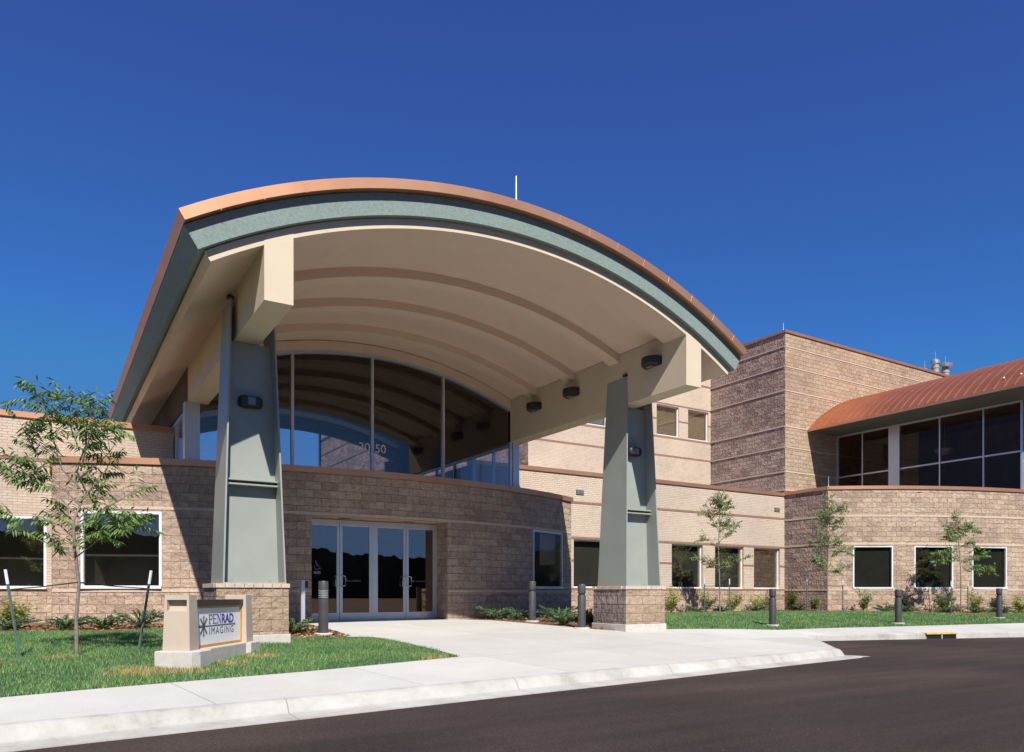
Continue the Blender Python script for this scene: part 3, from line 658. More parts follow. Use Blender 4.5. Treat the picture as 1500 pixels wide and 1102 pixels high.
# lights on canopy
def wall_light(name,label,loc,nrm,w_=.42,h_=.21,d_=.17,group=None):
    t=thing(name,label,'wall light',loc,group); n=Vector(nrm); u=Vector((-n.y,n.x,0)); o=Vector(loc)
    b=MB(); secs=[]
    for q,e in ((0,1.0),(d_*.55,1.0),(d_*.85,.9),(d_,.72)):
        ring=[]
        for k in range(20):
            a=2*math.pi*k/20; c_,s_=math.cos(a),math.sin(a); rx=abs(c_)**.45*math.copysign(1,c_)*w_/2*e; rz=abs(s_)**.45*math.copysign(1,s_)*h_/2*e
            ring.append(tuple(o+n*q+u*rx+Vector((0,0,rz))))
        secs.append(ring)
    b.loft(secs); b.build('housing','bronze',t,smooth=True)
    b=MB(); b.frame(o+n*(d_*.9),u,n,(0,0,1),(-w_*.17,0,-h_*.33),(w_*.17,d_*.16,h_*.33)); b.build('lens','lens',t,bevel=.01)
    return t
wall_light('wall_light','dark bronze wall light on the web of the column beside the entrance sign',(3.15,14.105,4.12),(0,-1,0))
wall_light('wall_light','dark bronze wall light on the web of the column away from the sign',(12.2,14.105,4.12),(0,-1,0))
def sconce(label,y):
    t=thing('beam_light',label,'wall light',(11.825,y,5.93),'downlights along the inner face of the beam')
    b=MB(); x0=11.825; prof=[(0,-.27)]+[(.30*math.sin(R_(a)),-.27*math.cos(R_(a))) for a in range(15,180,15)]+[(0,.27)]
    b.loft([[(x0-u*.75,y+v*.95,5.84) for u,v in prof],[(x0-u,y+v,5.87) for u,v in prof],[(x0-u,y+v,6.02) for u,v in prof],[(x0-u*.96,y+v*.97,6.035) for u,v in prof]]); b.build('housing','bronze',t,smooth=True)
    b=MB(); b.frame((x0,y,5.845),(1,0,0),(0,1,0),(0,0,1),(-.17,-.1,-.02),(-.04,.1,.0)); b.build('lens','lens',t)
sconce('bronze half-round light on the canopy beam, nearest to the open end',12.92)
sconce('bronze half-round light on the canopy beam, between the other two',16.0)
sconce('bronze half-round light on the canopy beam, nearest to the lobby glass',17.76)

# ------------------------------------------------------------------ BEIGE BRICK WING (both sides of the lobby, one building)
bw=thing('brick_wing','low beige brick wing with copper coping and tinted windows behind the pavilion','building',(20,22,-.05))
WL=Seg((-40,22),(2.93,22)); WR=Seg((12.07,22),(27.86,22))
b=MB(); opL=[(40-2.05,40+.03,.79,2.56)]
winR=[(16.27,17.97),(18.66,20.36),(21.08,22.80),(23.50,25.22),(25.86,27.55)]
opR=[(a-12.07,c-12.07,.88,2.64) for a,c in winR]
wall(b,WL,0,WL.L,.80,4.98,opL,.10); wall(b,WR,0,WR.L,.80,4.98,opR,.22)
wall(b,Seg((2.93,22),(2.93,27.4)),0,5.4,.8,4.98); wall(b,Seg((12.07,27.4),(12.07,22)),0,5.4,.8,4.98)
b.build('brick_wall','brick',bw)
b=MB(); wall(b,WL,0,WL.L,-.12,.798,[(40-2.05,40+.03,.79,.9)]); wall(b,WR,0,WR.L,-.12,.798); b.build('block_plinth','block',bw)
b=MB(); gL=[(o[0],o[1]) for o in opL]; gR=[(o[0],o[1]) for o in opR]
strip(b,WR,0,WR.L,3.93,4.02,.012,.02); strip(b,WL,0,WL.L,3.93,4.02,.012,.02)
strip(b,WR,0,WR.L,2.66,2.74,.012,.02); strip(b,WR,0,WR.L,1.84,1.91,.012,.02,gR); strip(b,WR,0,WR.L,.80,.87,.012,.02)
b.build('brown_course','brickband',bw)
b=MB(); strip(b,WL,0,WL.L,4.98,5.12,.05,.35); strip(b,WR,0,WR.L,4.98,5.12,.05,.35); b.build('coping','copper',bw)
b=MB(); b.poly([(-40,22.3,4.7),(2.9,22.3,4.7),(2.9,60,4.7),(-40,60,4.7)]); b.poly([(12.1,22.3,4.7),(40,22.3,4.7),(40,60,4.7),(12.1,60,4.7)]); b.build('flat_roof','roofing',bw,merge=False)
window(bw,WL,40-2.05,40+.03,.79,2.56,.04,.06,blind=.57); room(bw,WL,37.7,40.1,.2,2.8,2.0)
for a,c in winR: window(bw,WR,a-12.07,c-12.07,.88,2.64,.15,.05,blind=.93)
room(bw,WR,3.9,15.7,.2,2.9,3.4,front=.32)
for x,z in ((16.55,4.35),(27.35,4.35)):
    b=MB()
    b.box(x-.17,x+.17,21.985,21.998,z-.09,z+.09,0)
    for k in range(4): b.box(x-.15,x+.15,21.965,21.984,z-.075+k*.042,z-.05+k*.042,1)
    b.build('wall_vent',['black','steel'],bw)

# ------------------------------------------------------------------ UPPER STOREY
us=thing('upper_storey','cream upper storey with two shaded windows set between the canopy and the block tower','building',(25,30,4.7))
U=Seg((19.5,30),(31.7,30)); UL=Seg((19.5,62),(19.5,30))
wu=[(22.6,24.3),(25.1,26.75),(27.66,29.28),(29.96,31.52)]; opU=[(a-19.5,c-19.5,9.15,10.78) for a,c in wu]
b=MB(); wall(b,U,0,U.L,4.6,13.4,opU,.22); b.build('brick_wall','brick',us)
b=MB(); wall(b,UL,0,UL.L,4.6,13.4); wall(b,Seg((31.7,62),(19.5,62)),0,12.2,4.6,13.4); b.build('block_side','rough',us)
b=MB(); gU=[(o[0],o[1]) for o in opU]
for z0,z1,gp in ((8.03,8.12,()),(9.03,9.11,()),(10.82,10.90,()),(12.15,12.24,()),(9.98,10.05,gU)): strip(b,U,0,U.L,z0,z1,.012,.02,gp)
for z in (6.8,8.1,9.1,10.9,12.1): strip(b,UL,0,UL.L,z,z+.09,.02,.02)
b.build('brown_course','brickband',us)
b=MB(); strip(b,U,0,U.L,13.4,13.55,.05,.4); strip(b,UL,0,UL.L,13.4,13.55,.05,.4); b.build('coping','copper',us)
b=MB(); b.poly([(19.6,30.1,13.3),(31.7,30.1,13.3),(31.7,61.9,13.3),(19.6,61.9,13.3)]); b.build('flat_roof','roofing',us)
for a,c in wu:
    F=window(us,U,a-19.5,c-19.5,9.15,10.78,.14,.055)
    q=MB(); q.poly([(a+.05,30.25,9.3),(c-.05,30.25,9.3),(c-.05,30.25,10.75),(a+.05,30.25,10.75)]); q.build('roller_shade_or_reflection',M['stucco'],F,merge=False)
room(us,U,2.8,12.1,8.8,11.2,3,front=.3)

# ------------------------------------------------------------------ BLOCK TOWER
tw=thing('block_tower','tall tan split-face block tower with projecting courses and a thin red coping','building',(31.7,25,4.7))
TF=Seg((31.7,25),(62,25)); TL=Seg((31.7,34),(31.7,25))
b=MB(); wall(b,TF,0,TF.L,4.6,13.84); b.build('front_wall','tower',tw)
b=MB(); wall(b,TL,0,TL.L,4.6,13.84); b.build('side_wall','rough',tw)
b=MB()
for z in (5.9,6.83,8.07,9.12,10.93,12.14,13.15):
    strip(b,TF,0,TF.L,z-.03,z+.03,.022,.02)
b.build('smooth_course','blockband',tw)
b=MB()
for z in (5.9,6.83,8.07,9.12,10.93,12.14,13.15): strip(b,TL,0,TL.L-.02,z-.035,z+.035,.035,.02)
b.build('side_course','grazeband',tw)
b=MB(); strip(b,TF,-.06,TF.L,13.84,13.97,.06,.4); strip(b,TL,0,TL.L-.42,13.841,13.971,.06,.4); b.build('coping','copper',tw)
b=MB(); b.poly([(31.8,25.1,13.6),(62,25.1,13.6),(62,34,13.6),(31.8,34,13.6)]); b.poly([(31.71,34,4.6),(62,34,4.6),(62,34,13.7),(31.71,34,13.7)]); b.build('flat_roof','roofing',tw,merge=False)
def vent(x,y,r,ht,label,cap):
    t=thing('roof_vent',label,'roof vent',(x,y,13.6),'exhaust stacks on the tower roof')
    b=MB(); b.lathe((x,y,13.6),[(r,0),(r,ht*.72),(r*1.12,ht*.73),(r*1.12,ht*.78),(r*.9,ht*.79),(r*.9,ht*.86)],16); b.build('stack','ventpaint',t,smooth=True)
    b=MB()
    if cap: b.lathe((x,y,13.6),[(r*.4,ht*.86),(r*1.75,ht*.9),(r*1.9,ht*.97),(r*1.75,ht*.985)],16)
    else: b.lathe((x,y,13.6),[(r*.95,ht*.84),(r*1.25,ht*.87),(r*1.25,ht*.95),(r*.6,ht)],16)
    b.build('hood','steel',t,smooth=True)
    b=MB(); b.tube([(x,y,13.6+ht*.95),(x,y,13.6+ht*1.22)],.018,6); b.build('rod','steel',t)
vent(49.0,27,.22,2.25,'galvanised roof stack with narrow collar behind the tower coping',False)
vent(50.55,27.2,.24,2.25,'galvanised roof stack with wide flat hood behind the tower coping',True)
vent(50.6,28.6,.20,2.3,'galvanised roof stack half hidden behind the wide hooded one',False)

# ------------------------------------------------------------------ CURVED WING (right)
cw=thing('curved_wing','curved pink-tan block wing with copper barrel roof over a glazed upper floor','building',(33,17,-.1))
RA=Arc(39.82,34.54,18.98); r0=RA.r*R_(-39.1); r1=RA.r*R_(14)
c0=RA.at(r0)
wn=[(28.64,30.02),(30.80,32.37),(33.21,34.93),(36.5,38.1)]
opW=[(RA.sx(a),RA.sx(c),.88,2.66) for a,c in wn]
b=MB(); wall(b,RA,r0,r1,-.15,5.02,opW,.12); b.build('block_wall','block',cw)
SW=Seg((c0[0],22.0),c0)
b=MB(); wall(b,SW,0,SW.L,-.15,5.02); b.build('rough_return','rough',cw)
b=MB(); gW=[(o[0],o[1]) for o in opW]
for z0,z1 in ((3.87,3.95),(2.70,2.78),(.79,.86)):
    strip(b,RA,r0,r1,z0,z1,.016,.02); strip(b,SW,0,SW.L,z0,z1,.016,.02)
b.build('smooth_course','blockband',cw)
b=MB(); strip(b,RA,r0-.04,r1,5.02,5.16,.05,.35); strip(b,SW,0,SW.L-.05,5.021,5.161,.05,.35); b.build('coping','copper',cw)
for o in opW: window(cw,RA,o[0],o[1],o[2],o[3],.05,.055,blind=.94)  # a toned sheet is added behind each pane to lift its blackness
room(cw,RA,r0+.6,r1-.3,.2,2.95,3.2,front=.24)
b=MB(); b.poly([(27.9,19.9,4.9),(31,17.7,4.9),(36,16.2,4.9),(41,15.9,4.9),(50,18,4.9),(50,25,4.9),(27.9,25,4.9)]); b.build('flat_roof','roofing',cw,merge=False)
GX=35.9
f=MB()
for y,h in ((24.95,.06),(23.51,.03),(22.06,.03),(19.56,.03),(17.61,.03),(16.05,.04)): f.box(GX-.05,GX+.06,y-h,y+h,4.95,9.02)
f.box(GX-.04,GX+.05,16.05,24.9,6.80,6.87); f.box(GX-.06,GX+.07,16.0,25,4.93,5.02); f.box(GX-.07,GX+.08,16,24.99,8.95,9.08)
G_=f.build('upper_glazing','alu',cw)
p=MB(); p.poly([(GX,16.0,5),(GX,24.95,5),(GX,24.95,9),(GX,16.0,9)]); p.build('pane','upglass',G_,merge=False)
b=MB(); b.box(GX-.09,GX+.1,21.50,22.06,4.95,8.96); b.build('pilaster','alu',cw)
b=MB(); b.poly([(GX+4.5,16,4.95),(GX+4.5,25,4.95),(GX+4.5,25,9.2),(GX+4.5,16,9.2)]); b.poly([(GX,16,4.96),(GX+4.5,16,4.96),(GX+4.5,25,4.96),(GX,25,4.96)]); b.poly([(GX+.1,16,9.1),(GX+4.5,16,9.1),(GX+4.5,25,9.1),(GX+.1,25,9.1)]); b.build('upper_room','interior',cw,merge=False)
E_=Seg((GX,16),(50,16)); b=MB(); wall(b,E_,0,E_.L,4.9,9.1); b.build('end_wall','block',cw)
# barrel roof: arc in X-Z through the eave and crest
pts=[(33.46,9.14),(36.17,10.84),(40.2,11.45)]
(x1,z1),(x2,z2),(x3,z3)=pts
A=2*(x1*(z2-z3)-z1*(x2-x3)+x2*z3-x3*z2)
RCX=((x1*x1+z1*z1)*(z2-z3)+(x2*x2+z2*z2)*(z3-z1)+(x3*x3+z3*z3)*(z1-z2))/A
RCZ=((x1*x1+z1*z1)*(x3-x2)+(x2*x2+z2*z2)*(x1-x3)+(x3*x3+z3*z3)*(x2-x1))/A
RR=math.hypot(x1-RCX,z1-RCZ); a0=math.atan2(x1-RCX,z1-RCZ); a1=math.atan2(47.-RCX if 47.-RCX<RR else RR*.9,math.sqrt(max(.01,RR*RR-min(47.-RCX,RR*.9)**2)))
def rp(r,t,y): return (RCX+r*math.sin(t),y,RCZ+r*math.cos(t))
RY0,RY1=13.9,24.99
b=MB(); NS=28; secs=[]
for k in range(NS+1):
    t=a0+(a1-a0)*k/NS; secs.append([rp(RR-.09,t,RY0),rp(RR,t,RY0),rp(RR,t,RY1),rp(RR-.09,t,RY1)])
b.loft(secs); cr2=b.build('copper_roof','roofcopper',cw,smooth=True)
y=RY0+.15
b=MB()
while y<RY1-.1:
    for k in range(NS):
        t=a0+(a1-a0)*k/NS; t2=a0+(a1-a0)*(k+1)/NS
        b.loft([[rp(RR+.001,t,y-.012),rp(RR+.032,t,y-.012),rp(RR+.032,t,y+.012),rp(RR+.001,t,y+.012)],[rp(RR+.001,t2,y-.012),rp(RR+.032,t2,y-.012),rp(RR+.032,t2,y+.012),rp(RR+.001,t2,y+.012)]],caps=(k==0))
    y+=.40
b.build('standing_seam','roofcopper',cr2)
b=MB(); b.box(33.42,33.50,RY0,RY1,9.02,9.13); b.build('eave_trim','copper',cr2)
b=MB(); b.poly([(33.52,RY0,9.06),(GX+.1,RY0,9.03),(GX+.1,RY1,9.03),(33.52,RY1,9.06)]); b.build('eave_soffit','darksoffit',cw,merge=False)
for i,y in enumerate((15.9,15.25,14.7)):
    t=a0+.085; p=rp(RR+.03,t,y); b=MB(); b.lathe(p,[(.045,0),(.045,.03),(.03,.06)],8); b.build('snow_guard','white',cr2)
t=thing('bowl_pendant','pale frosted bowl pendant lamp hanging inside the upper glazing','lamp',(38.2,20.6,8.0))
b=MB(); b.lathe((38.2,20.6,7.55),[(.05,0),(.25,.05),(.42,.2),(.47,.33)],20); b.build('bowl','bowl',t,smooth=True)
b=MB(); b.tube([(38.2,20.6,7.85),(38.2,20.6,9.1)],.015,6); b.build('stem','steel',t)

# rods on the roofs
def rod(x,y,z,h,label):
    t=MB(); t.tube([(x,y,z),(x,y,z+h*.12),(x,y,z+h)],[.035,.02,.012],6); o=t.build('lightning_rod','steel'); tag(o,label,'lightning rod')
rod(7.66,12.2,zr(7.66,11.17)-.02,.80,'thin lightning rod standing on the crest of the canopy roof')
rod(31.75,25.15,13.97,.4,'short lightning rod at the corner of the tower coping')
rod(28.0,19.9,5.15,.45,'short lightning rod at the corner of the curved wing coping')
rod(19.1,25.9,4.7,.75,'short lightning rod on the low brick roof beside the lobby glass')

# ------------------------------------------------------------------ SIGN
def sign():
    L0=Vector((1.48,10.79,0)); d=Vector((math.sin(R_(34.8)),math.cos(R_(34.8)),0)); n=Vector((d.y,-d.x,0)) # d: long axis going away, n: normal of the panel
    t=thing('monument_sign','low monument sign with two tapered stucco pillars and white logo panel on the lawn','sign',(L0.x,L0.y,-.29))
    P=lambda u,v,z:tuple(L0+d*u+n*v+Vector((0,0,z)))
    z0,zt=-.093,.645
    def slab(us,z,i=0): 
        return [P(u+(i if k==0 else -i)*0,v,z) for k,(u,v) in enumerate(us)]
    plan=[(-.10,-.25),(-.10,.25),(.02,.31),(.34,.31),(.34,.20),(1.78,.20),(1.80,.27),(2.16,.27),(2.16,-.25)]
    b=MB(); c_=Vector((1.0,0)); sh=lambda k:[(u*(1-.006)+.006*1.0,v*k) for u,v in plan]
    b.loft([[P(u,v,-.45) for u,v in plan],[P(u,v,z0-.015) for u,v in plan],[P(u,v,z0) for u,v in sh(.955)]]); b.build('base','concrete',t)
    for u0,u1,s in ((0,.22,-1),(1.85,2.07,1)):
        b=MB()
        def ring(z,ins=0):
            e=.022*(1-(z-z0)/(zt-z0)); return [P(u0-e+ins,-.163-e,z),P(u1+e,-.163-e,z),P(u1+e,.163+e,z),P(u0-e+ins,.163+e,z)]
        secs=[ring(z0),ring(zt-.215),ring(zt-.20,.075),ring(zt-.065,.09),ring(zt-.065),ring(zt)] if s<0 else [ring(z0),ring(zt)]
        b.loft(secs); pl=b.build('pillar','signstucco',t,bevel=.005)
        if s<0:
            for v0,v1 in ((-.168,-.135),(.135,.168)):
                b=MB(); b.loft([[P(u0-.006,v0,zt-.22),P(u0+.08,v0,zt-.22),P(u0+.08,v1,zt-.22),P(u0-.006,v1,zt-.22)],[P(u0-.001,v0,zt-.06),P(u0+.08,v0,zt-.06),P(u0+.08,v1,zt-.06),P(u0-.001,v1,zt-.06)]]); b.build('slot_cheek','signstucco',pl)
    b=MB(); b.loft([[P(.23,-.12,zt-.155),P(1.845,-.12,zt-.155),P(1.845,.125,zt-.155),P(.23,.125,zt-.155)],[P(.23,-.12,zt-.07),P(1.845,-.12,zt-.07),P(1.845,.125,zt-.07),P(.23,.125,zt-.07)]]); b.build('crossbeam','bronze',t)  # dark bronze colour paints the shade on the header
    zp0,zp1=z0,zt-.157; f0,f1=.226,1.85
    b=MB(); b.frame(P(0,0,0),d,n,(0,0,1),(f0,-.09,zp0),(f1,.09,zp1)); pn=b.build('panel','signwhite',t)
    b=MB(); y0,y1=.091,.105
    b.frame(P(0,0,0),d,n,(0,0,1),(f0,y0,zp0),(f1,y1,zp0+.04)); b.frame(P(0,0,0),d,n,(0,0,1),(f0,y0,zp1-.03),(f1,y1,zp1)); b.frame(P(0,0,0),d,n,(0,0,1),(f1-.05,y0,zp0+.04),(f1,y1,zp1-.03)); b.frame(P(0,0,0),d,n,(0,0,1),(f0,y0,zp0+.04),(f0+.05,y1,zp1-.03))
    b.build('panel_trim','signorange',t)
    F=.0925
    def bar(mb,a,c,w_):
        a=Vector((a[0],a[1])); c=Vector((c[0],c[1])); q=(c-a).normalized(); m_=Vector((-q.y,q.x))*w_/2
        mb.poly([P(k.x,F,k.y) for k in (a-m_,c-m_,c+m_,a+m_)])
    zc=.205; uc=.575; logo=MB()
    for ang in (90,270,48,132,228,312,180):
        c_,s_=math.cos(R_(ang)),math.sin(R_(ang)); r=.125
        bar(logo,(uc,zc),(uc+c_*r,zc+s_*r),.034)
        tip=Vector((uc+c_*r,zc+s_*r)); q=Vector((c_,s_)); m_=Vector((-s_,c_))
        logo.poly([P(k.x,F,k.y) for k in (tip-m_*.03,tip+q*.03,tip+m_*.03)])
    bar(logo,(uc,zc),(1.60,zc),.018); logo.poly([P(u,F,z) for u,z in ((1.58,zc-.022),(1.63,zc),(1.58,zc+.022))])
    logo.build('logo','slate',pn,merge=False)
    zl=.232; h=.135; s=MB(); th=.026; tn=.011
    def ser(u,z): bar(s,(u-.026,z),(u+.026,z),.010)
    u=.755
    bar(s,(u,zl),(u,zl+h),th); ser(u,zl+.005); ser(u-.006,zl+h-.005); bar(s,(u,zl+h-.006),(u+.055,zl+h-.006),tn); bar(s,(u,zl+h*.47),(u+.055,zl+h*.47),tn)
    for k in range(6):
        a_,c_=R_(90-30*k),R_(60-30*k); rr_=h*.25; o_=(u+.052,zl+h*.73)
        bar(s,(o_[0]+rr_*math.cos(a_),o_[1]+rr_*math.sin(a_)),(o_[0]+rr_*math.cos(c_),o_[1]+rr_*math.sin(c_)),.018)
    u=.885; bar(s,(u,zl),(u,zl+h),th); ser(u-.006,zl+.005); ser(u-.006,zl+h-.005)
    for z in (zl+.005,zl+h-.005): bar(s,(u,z),(u+.085,z),tn); bar(s,(u+.085,z-.012),(u+.085,z+.012),.012)
    bar(s,(u,zl+h*.52),(u+.06,zl+h*.52),tn); bar(s,(u+.06,zl+h*.42),(u+.06,zl+h*.62),.010)
    u=1.015; bar(s,(u,zl),(u,zl+h),tn); ser(u,zl+.005); ser(u-.004,zl+h-.005); bar(s,(u,zl+h),(u+.095,zl),th); bar(s,(u+.095,zl),(u+.095,zl+h),tn); ser(u+.095,zl+h-.005)
    s.build('lettering','navy',pn,merge=False)
    mw=Matrix(((d.x,0,n.x,0),(d.y,0,n.y,0),(0,1,0,0),(0,0,0,1)))
    place=lambda u,z: Matrix.Translation(P(u,F-.001,z))@mw
    text_mesh('RAD',.188,.001,'lettering','navy',pn,place(1.145,zl),.0055,width=.405)
    text_mesh('IMAGING',.146,.001,'lettering','slate',pn,place(.735,.082),0,1.0,'LEFT',1.25,width=.81)
    return t
sign()

# ------------------------------------------------------------------ BOLLARDS
def bollard(kind,label):
    t=thing('bollard_light',label,'bollard',(0,0,0),'bollard lights along the walk'); r=.098; h=1.07
    b=MB(); b.lathe((0,0,0),[(.19,-.08),(.19,.015),(.17,.03)],20); b.build('footing','concrete',t,smooth=True)
    b=MB()
    if kind=='louvre':
        b.lathe((0,0,0),[(r,.02),(r,.72)],24); b.build('post','darkgrey',t,smooth=True)
        b=MB(); z=.722
        for k in range(5): b.lathe((0,0,z),[(r*.8,0),(r*1.0,.012),(r*1.0,.026),(r*.8,.034)],24); z+=.036
        b.build('louvre','steel',t,smooth=True)
        b=MB(); b.lathe((0,0,0),[(r,.905),(r,1.055),(r*.94,1.07)],24); b.build('cap','darkgrey',t,smooth=True)
    else:
        b.lathe((0,0,0),[(r,.02),(r,.78),(r*.93,.80)],24); b.build('post','darkgrey',t,smooth=True)
        b=MB(); b.lathe((0,0,0),[(r*.80,.79),(r*.80,.845)],20); b.build('lens','bronze',t,smooth=True)
        b=MB(); b.lathe((0,0,0),[(r*.93,.845),(r*1.0,.86),(r*1.0,.905),(r*.96,.91),(r*.96,.925),(r,.93),(r,1.055),(r*.94,1.07)],24); b.build('cap','darkgrey',t,smooth=True)
    return t
bl=bollard('louvre','grey louvred bollard light beside the entrance doors'); bc=bollard('cap','x')
for i,(x,y,k,l) in enumerate([(4.75,14.85,'l','grey bollard light with louvre rings before the entrance doors'),(11.05,16.8,'c','grey bollard light standing under the pavilion window'),
    (11.0,14.55,'c','grey bollard light just beside the block pier of the column'),(17.9,14.55,'c','dark bollard light on the lawn nearest the column, before the brick wing'),
    (22.6,13.6,'c','dark bollard light in front of the first window of the curved wing'),(29.1,13.75,'c','dark bollard light in front of the third window of the curved wing')]):
    o=bl if k=='l' else (bc if i==1 else copy_tree(bc)); o.location=(x,y,zg(x,y)); o['label']=l
# silver post by the doors
t=thing('door_opener_post','slim silver post with small black push plate beside the doors','post',(5.02,17.2,-.06))
b=MB(); b.box(4.975,5.065,17.16,17.24,-.1,.98); b.build('post','alu',t,bevel=.005)
b=MB(); b.box(5.066,5.13,17.15,17.25,.80,.95); b.build('push_plate','black',t,bevel=.005)

# ------------------------------------------------------------------ STORM DRAIN
dx,dy=20.9,ct(20.9); t=thing('storm_drain','storm drain inlet with yellow painted lip set in the far kerb','drain',(dx,dy,-.42))
u=Vector((1,-.3,0)).normalized(); n=Vector((u.y,-u.x,0)); o=Vector((dx,dy,0))
b=MB(); b.frame(o,u,n,(0,0,1),(-.52,-.14,-.45),(.52,.10,-.405)); b.build('lip','yellow',t,bevel=.008)
b=MB(); b.frame(o,u,n,(0,0,1),(-.49,-.05,-.566),(.46,.066,-.452)); b.build('dark_inlet_block','black',t)  # solid black block that paints the darkness inside the inlet
b=MB(); b.frame(o,u,n,(0,0,1),(-.015,.02,-.566),(.015,.085,-.452)); b.frame(o,u,n,(0,0,1),(.462,-.05,-.57),(.60,.10,-.42)); b.build('grate_bar','concrete',t)

# ------------------------------------------------------------------ TREES
CR=Vector((.85,-.527,0)).normalized(); CF=Vector((.527,.85,0)).normalized()
def leaflet(mb,p,d,l,wd,nrm):
    s_=d.cross(nrm).normalized()*wd/2
    dr=Vector((0,0,-1))
    q=p+d*l*.5; e=p+d*l+dr*l*.18
    mb.poly([tuple(p),tuple(q+s_),tuple(e),tuple(q-s_)])
def spray(mb,p,d,L,n,ls,wd,droop=1.0):
    """a compound leaf: paired leaflets along an arching, drooping stalk"""
    d=d.normalized(); pos=Vector(p); st=L/n
    for k in range(n):
        d=(d+Vector((0,0,-.10*droop))+Vector((rnd.uniform(-.05,.05),rnd.uniform(-.05,.05),0))).normalized(); pos=pos+d*st
        side=d.cross(Vector((0,0,1)));
        if side.length<.1: side=Vector((1,0,0))
        side.normalize()
        for sg in (-1,1):
            ld=(side*sg*.75+d*.55+Vector((0,0,-.55*droop-rnd.uniform(0,.3)))).normalized()
            nn=(Vector((0,0,1))+side*sg*.5+Vector((rnd.uniform(-.3,.3),)*3)).normalized()
            leaflet(mb,pos,ld,ls*rnd.uniform(.75,1.2),wd*rnd.uniform(.8,1.2),nn)
    leaflet(mb,pos,d,ls,wd,Vector((rnd.uniform(-.3,.3),rnd.uniform(-.3,.3),1)).normalized())
def resample(P,step):
    o=[]; 
    for a,b in zip(P,P[1:]):
        n=max(1,int((b-a).length/step)); o+=[a.lerp(b,k/n) for k in range(n)]
    return o+[P[-1]]
def tree(label,base,px0,ppm,trunk,branches,leafm,r0=.035,sp=.085,L=.26,nl=5,ls=.085,wd=.026,start=.3,dens=2,depth=.55,name='young_tree',group='young staked trees'):
    bz=zg(*base); B=Vector((base[0],base[1],bz)); t=thing(name,label,'tree',B,group)
    def W(p,dp=0): return B+CR*((p[0]-px0[0])/ppm)+Vector((0,0,(px0[1]-p[1])/ppm))+CF*dp
    T=[W(p,rnd.uniform(-.03,.03)*i) for i,p in enumerate(trunk)]; T[0].z-=.05
    w_=MB(); n=len(T); w_.tube(T,[r0*(1-.8*i/(n-1)) for i in range(n)],8)
    lf=MB(); lines=[]
    for br in branches:
        dp=rnd.uniform(-1,1)*depth; m=len(br)
        P=[W(p,dp*i/(m-1)) for i,p in enumerate(br)]; lines.append(P)
        # side twigs
        Q=resample(P,.22)
        for q0,q1 in zip(Q[1:],Q[2:]):
            if rnd.random()<.55:
                dd=(q1-q0).normalized(); sd=(dd.cross(Vector((rnd.uniform(-1,1),rnd.uniform(-1,1),rnd.uniform(-1,1))))).normalized()
                e=q0+(dd*.7+sd*.8+Vector((0,0,.3))).normalized()*rnd.uniform(.14,.34); lines.append([q0,q0.lerp(e,.5)+Vector((0,0,.02)),e])
    lines.append(T[int(n*.6):])
    for P in lines:
        m=len(P); L0=sum((b-a).length for a,b in zip(P,P[1:])); rb=min(r0*.45,.006+.009*L0)
        if P[0] is not T[int(n*.6)]: w_.tube(P,[rb*(1-.75*i/(m-1)) for i in range(m)],5)
        Q=resample(P,sp); k0=int(len(Q)*(start if L0>.5 else .1))
        for i in range(k0,len(Q)):
            dd=(Q[min(i+1,len(Q)-1)]-Q[max(0,i-1)]).normalized()
            for _ in range(dens):
                if rnd.random()<.18: continue
                sd=Vector((rnd.uniform(-1,1),rnd.uniform(-1,1),rnd.uniform(-.15,.8))); v=(sd+dd*.5).normalized()
                spray(lf,Q[i],v,L*rnd.uniform(.6,1.15),nl,ls,wd)
    w_.build('trunk','bark',t,smooth=True); lf.build('crown',leafm,t,merge=False)
    return t
tree('large young tree with drooping compound leaves on the lawn beside the monument sign',(.39,12.63),(112,960),100.8,
 [(112,962),(113,905),(114,855),(112,805),(114,764),(118,718),(117,690),(115,650),(118,612),(120,578)],
 [[(118,742),(100,720),(80,700),(66,670),(56,642),(48,618)],[(117,760),(95,735),(70,712),(50,700),(30,704),(14,690)],[(114,795),(90,770),(60,760),(32,762),(18,752)],
  [(112,818),(90,802),(72,792),(64,780)],[(118,716),(98,690),(93,650),(90,612),(86,582)],[(118,690),(128,670),(140,650),(152,622),(160,600)],[(115,760),(135,738),(141,704),(148,676)],
  [(113,815),(150,792),(190,778),(228,770)],[(113,800),(130,780),(155,770),(185,752)],[(115,765),(150,748),(182,728),(198,716)],[(118,640),(150,626),(182,632)],[(117,700),(140,684),(165,664),(176,650)],
  [(116,660),(104,630),(100,600),(104,580)],[(117,640),(130,612),(138,590)],[(117,735),(132,712),(136,690)],[(113,780),(100,760),(84,748)],[(114,770),(134,766),(150,758)]],
 'leaf',.028,.10,.28,5,.125,.034,.42,2,.5)
tree('slender young tree in front of the beige brick windows',(21.2,19.6),(1050,898),39.3,
 [(1050,899),(1049,842),(1048,800),(1049,760),(1050,726)],
 [[(1049,838),(1032,823),(1014,816)],[(1049,834),(1070,823),(1088,817)],[(1049,806),(1035,793),(1020,792)],[(1049,795),(1065,778),(1075,767)],[(1048,780),(1038,757),(1031,742)],[(1049,768),(1060,747),(1064,736)],[(1049,752),(1043,736),(1040,729)],[(1050,748),(1057,732)],[(1049,785),(1060,762)]],
 'gleaf',.026,.09,.28,4,.115,.045,.22,3,.4)
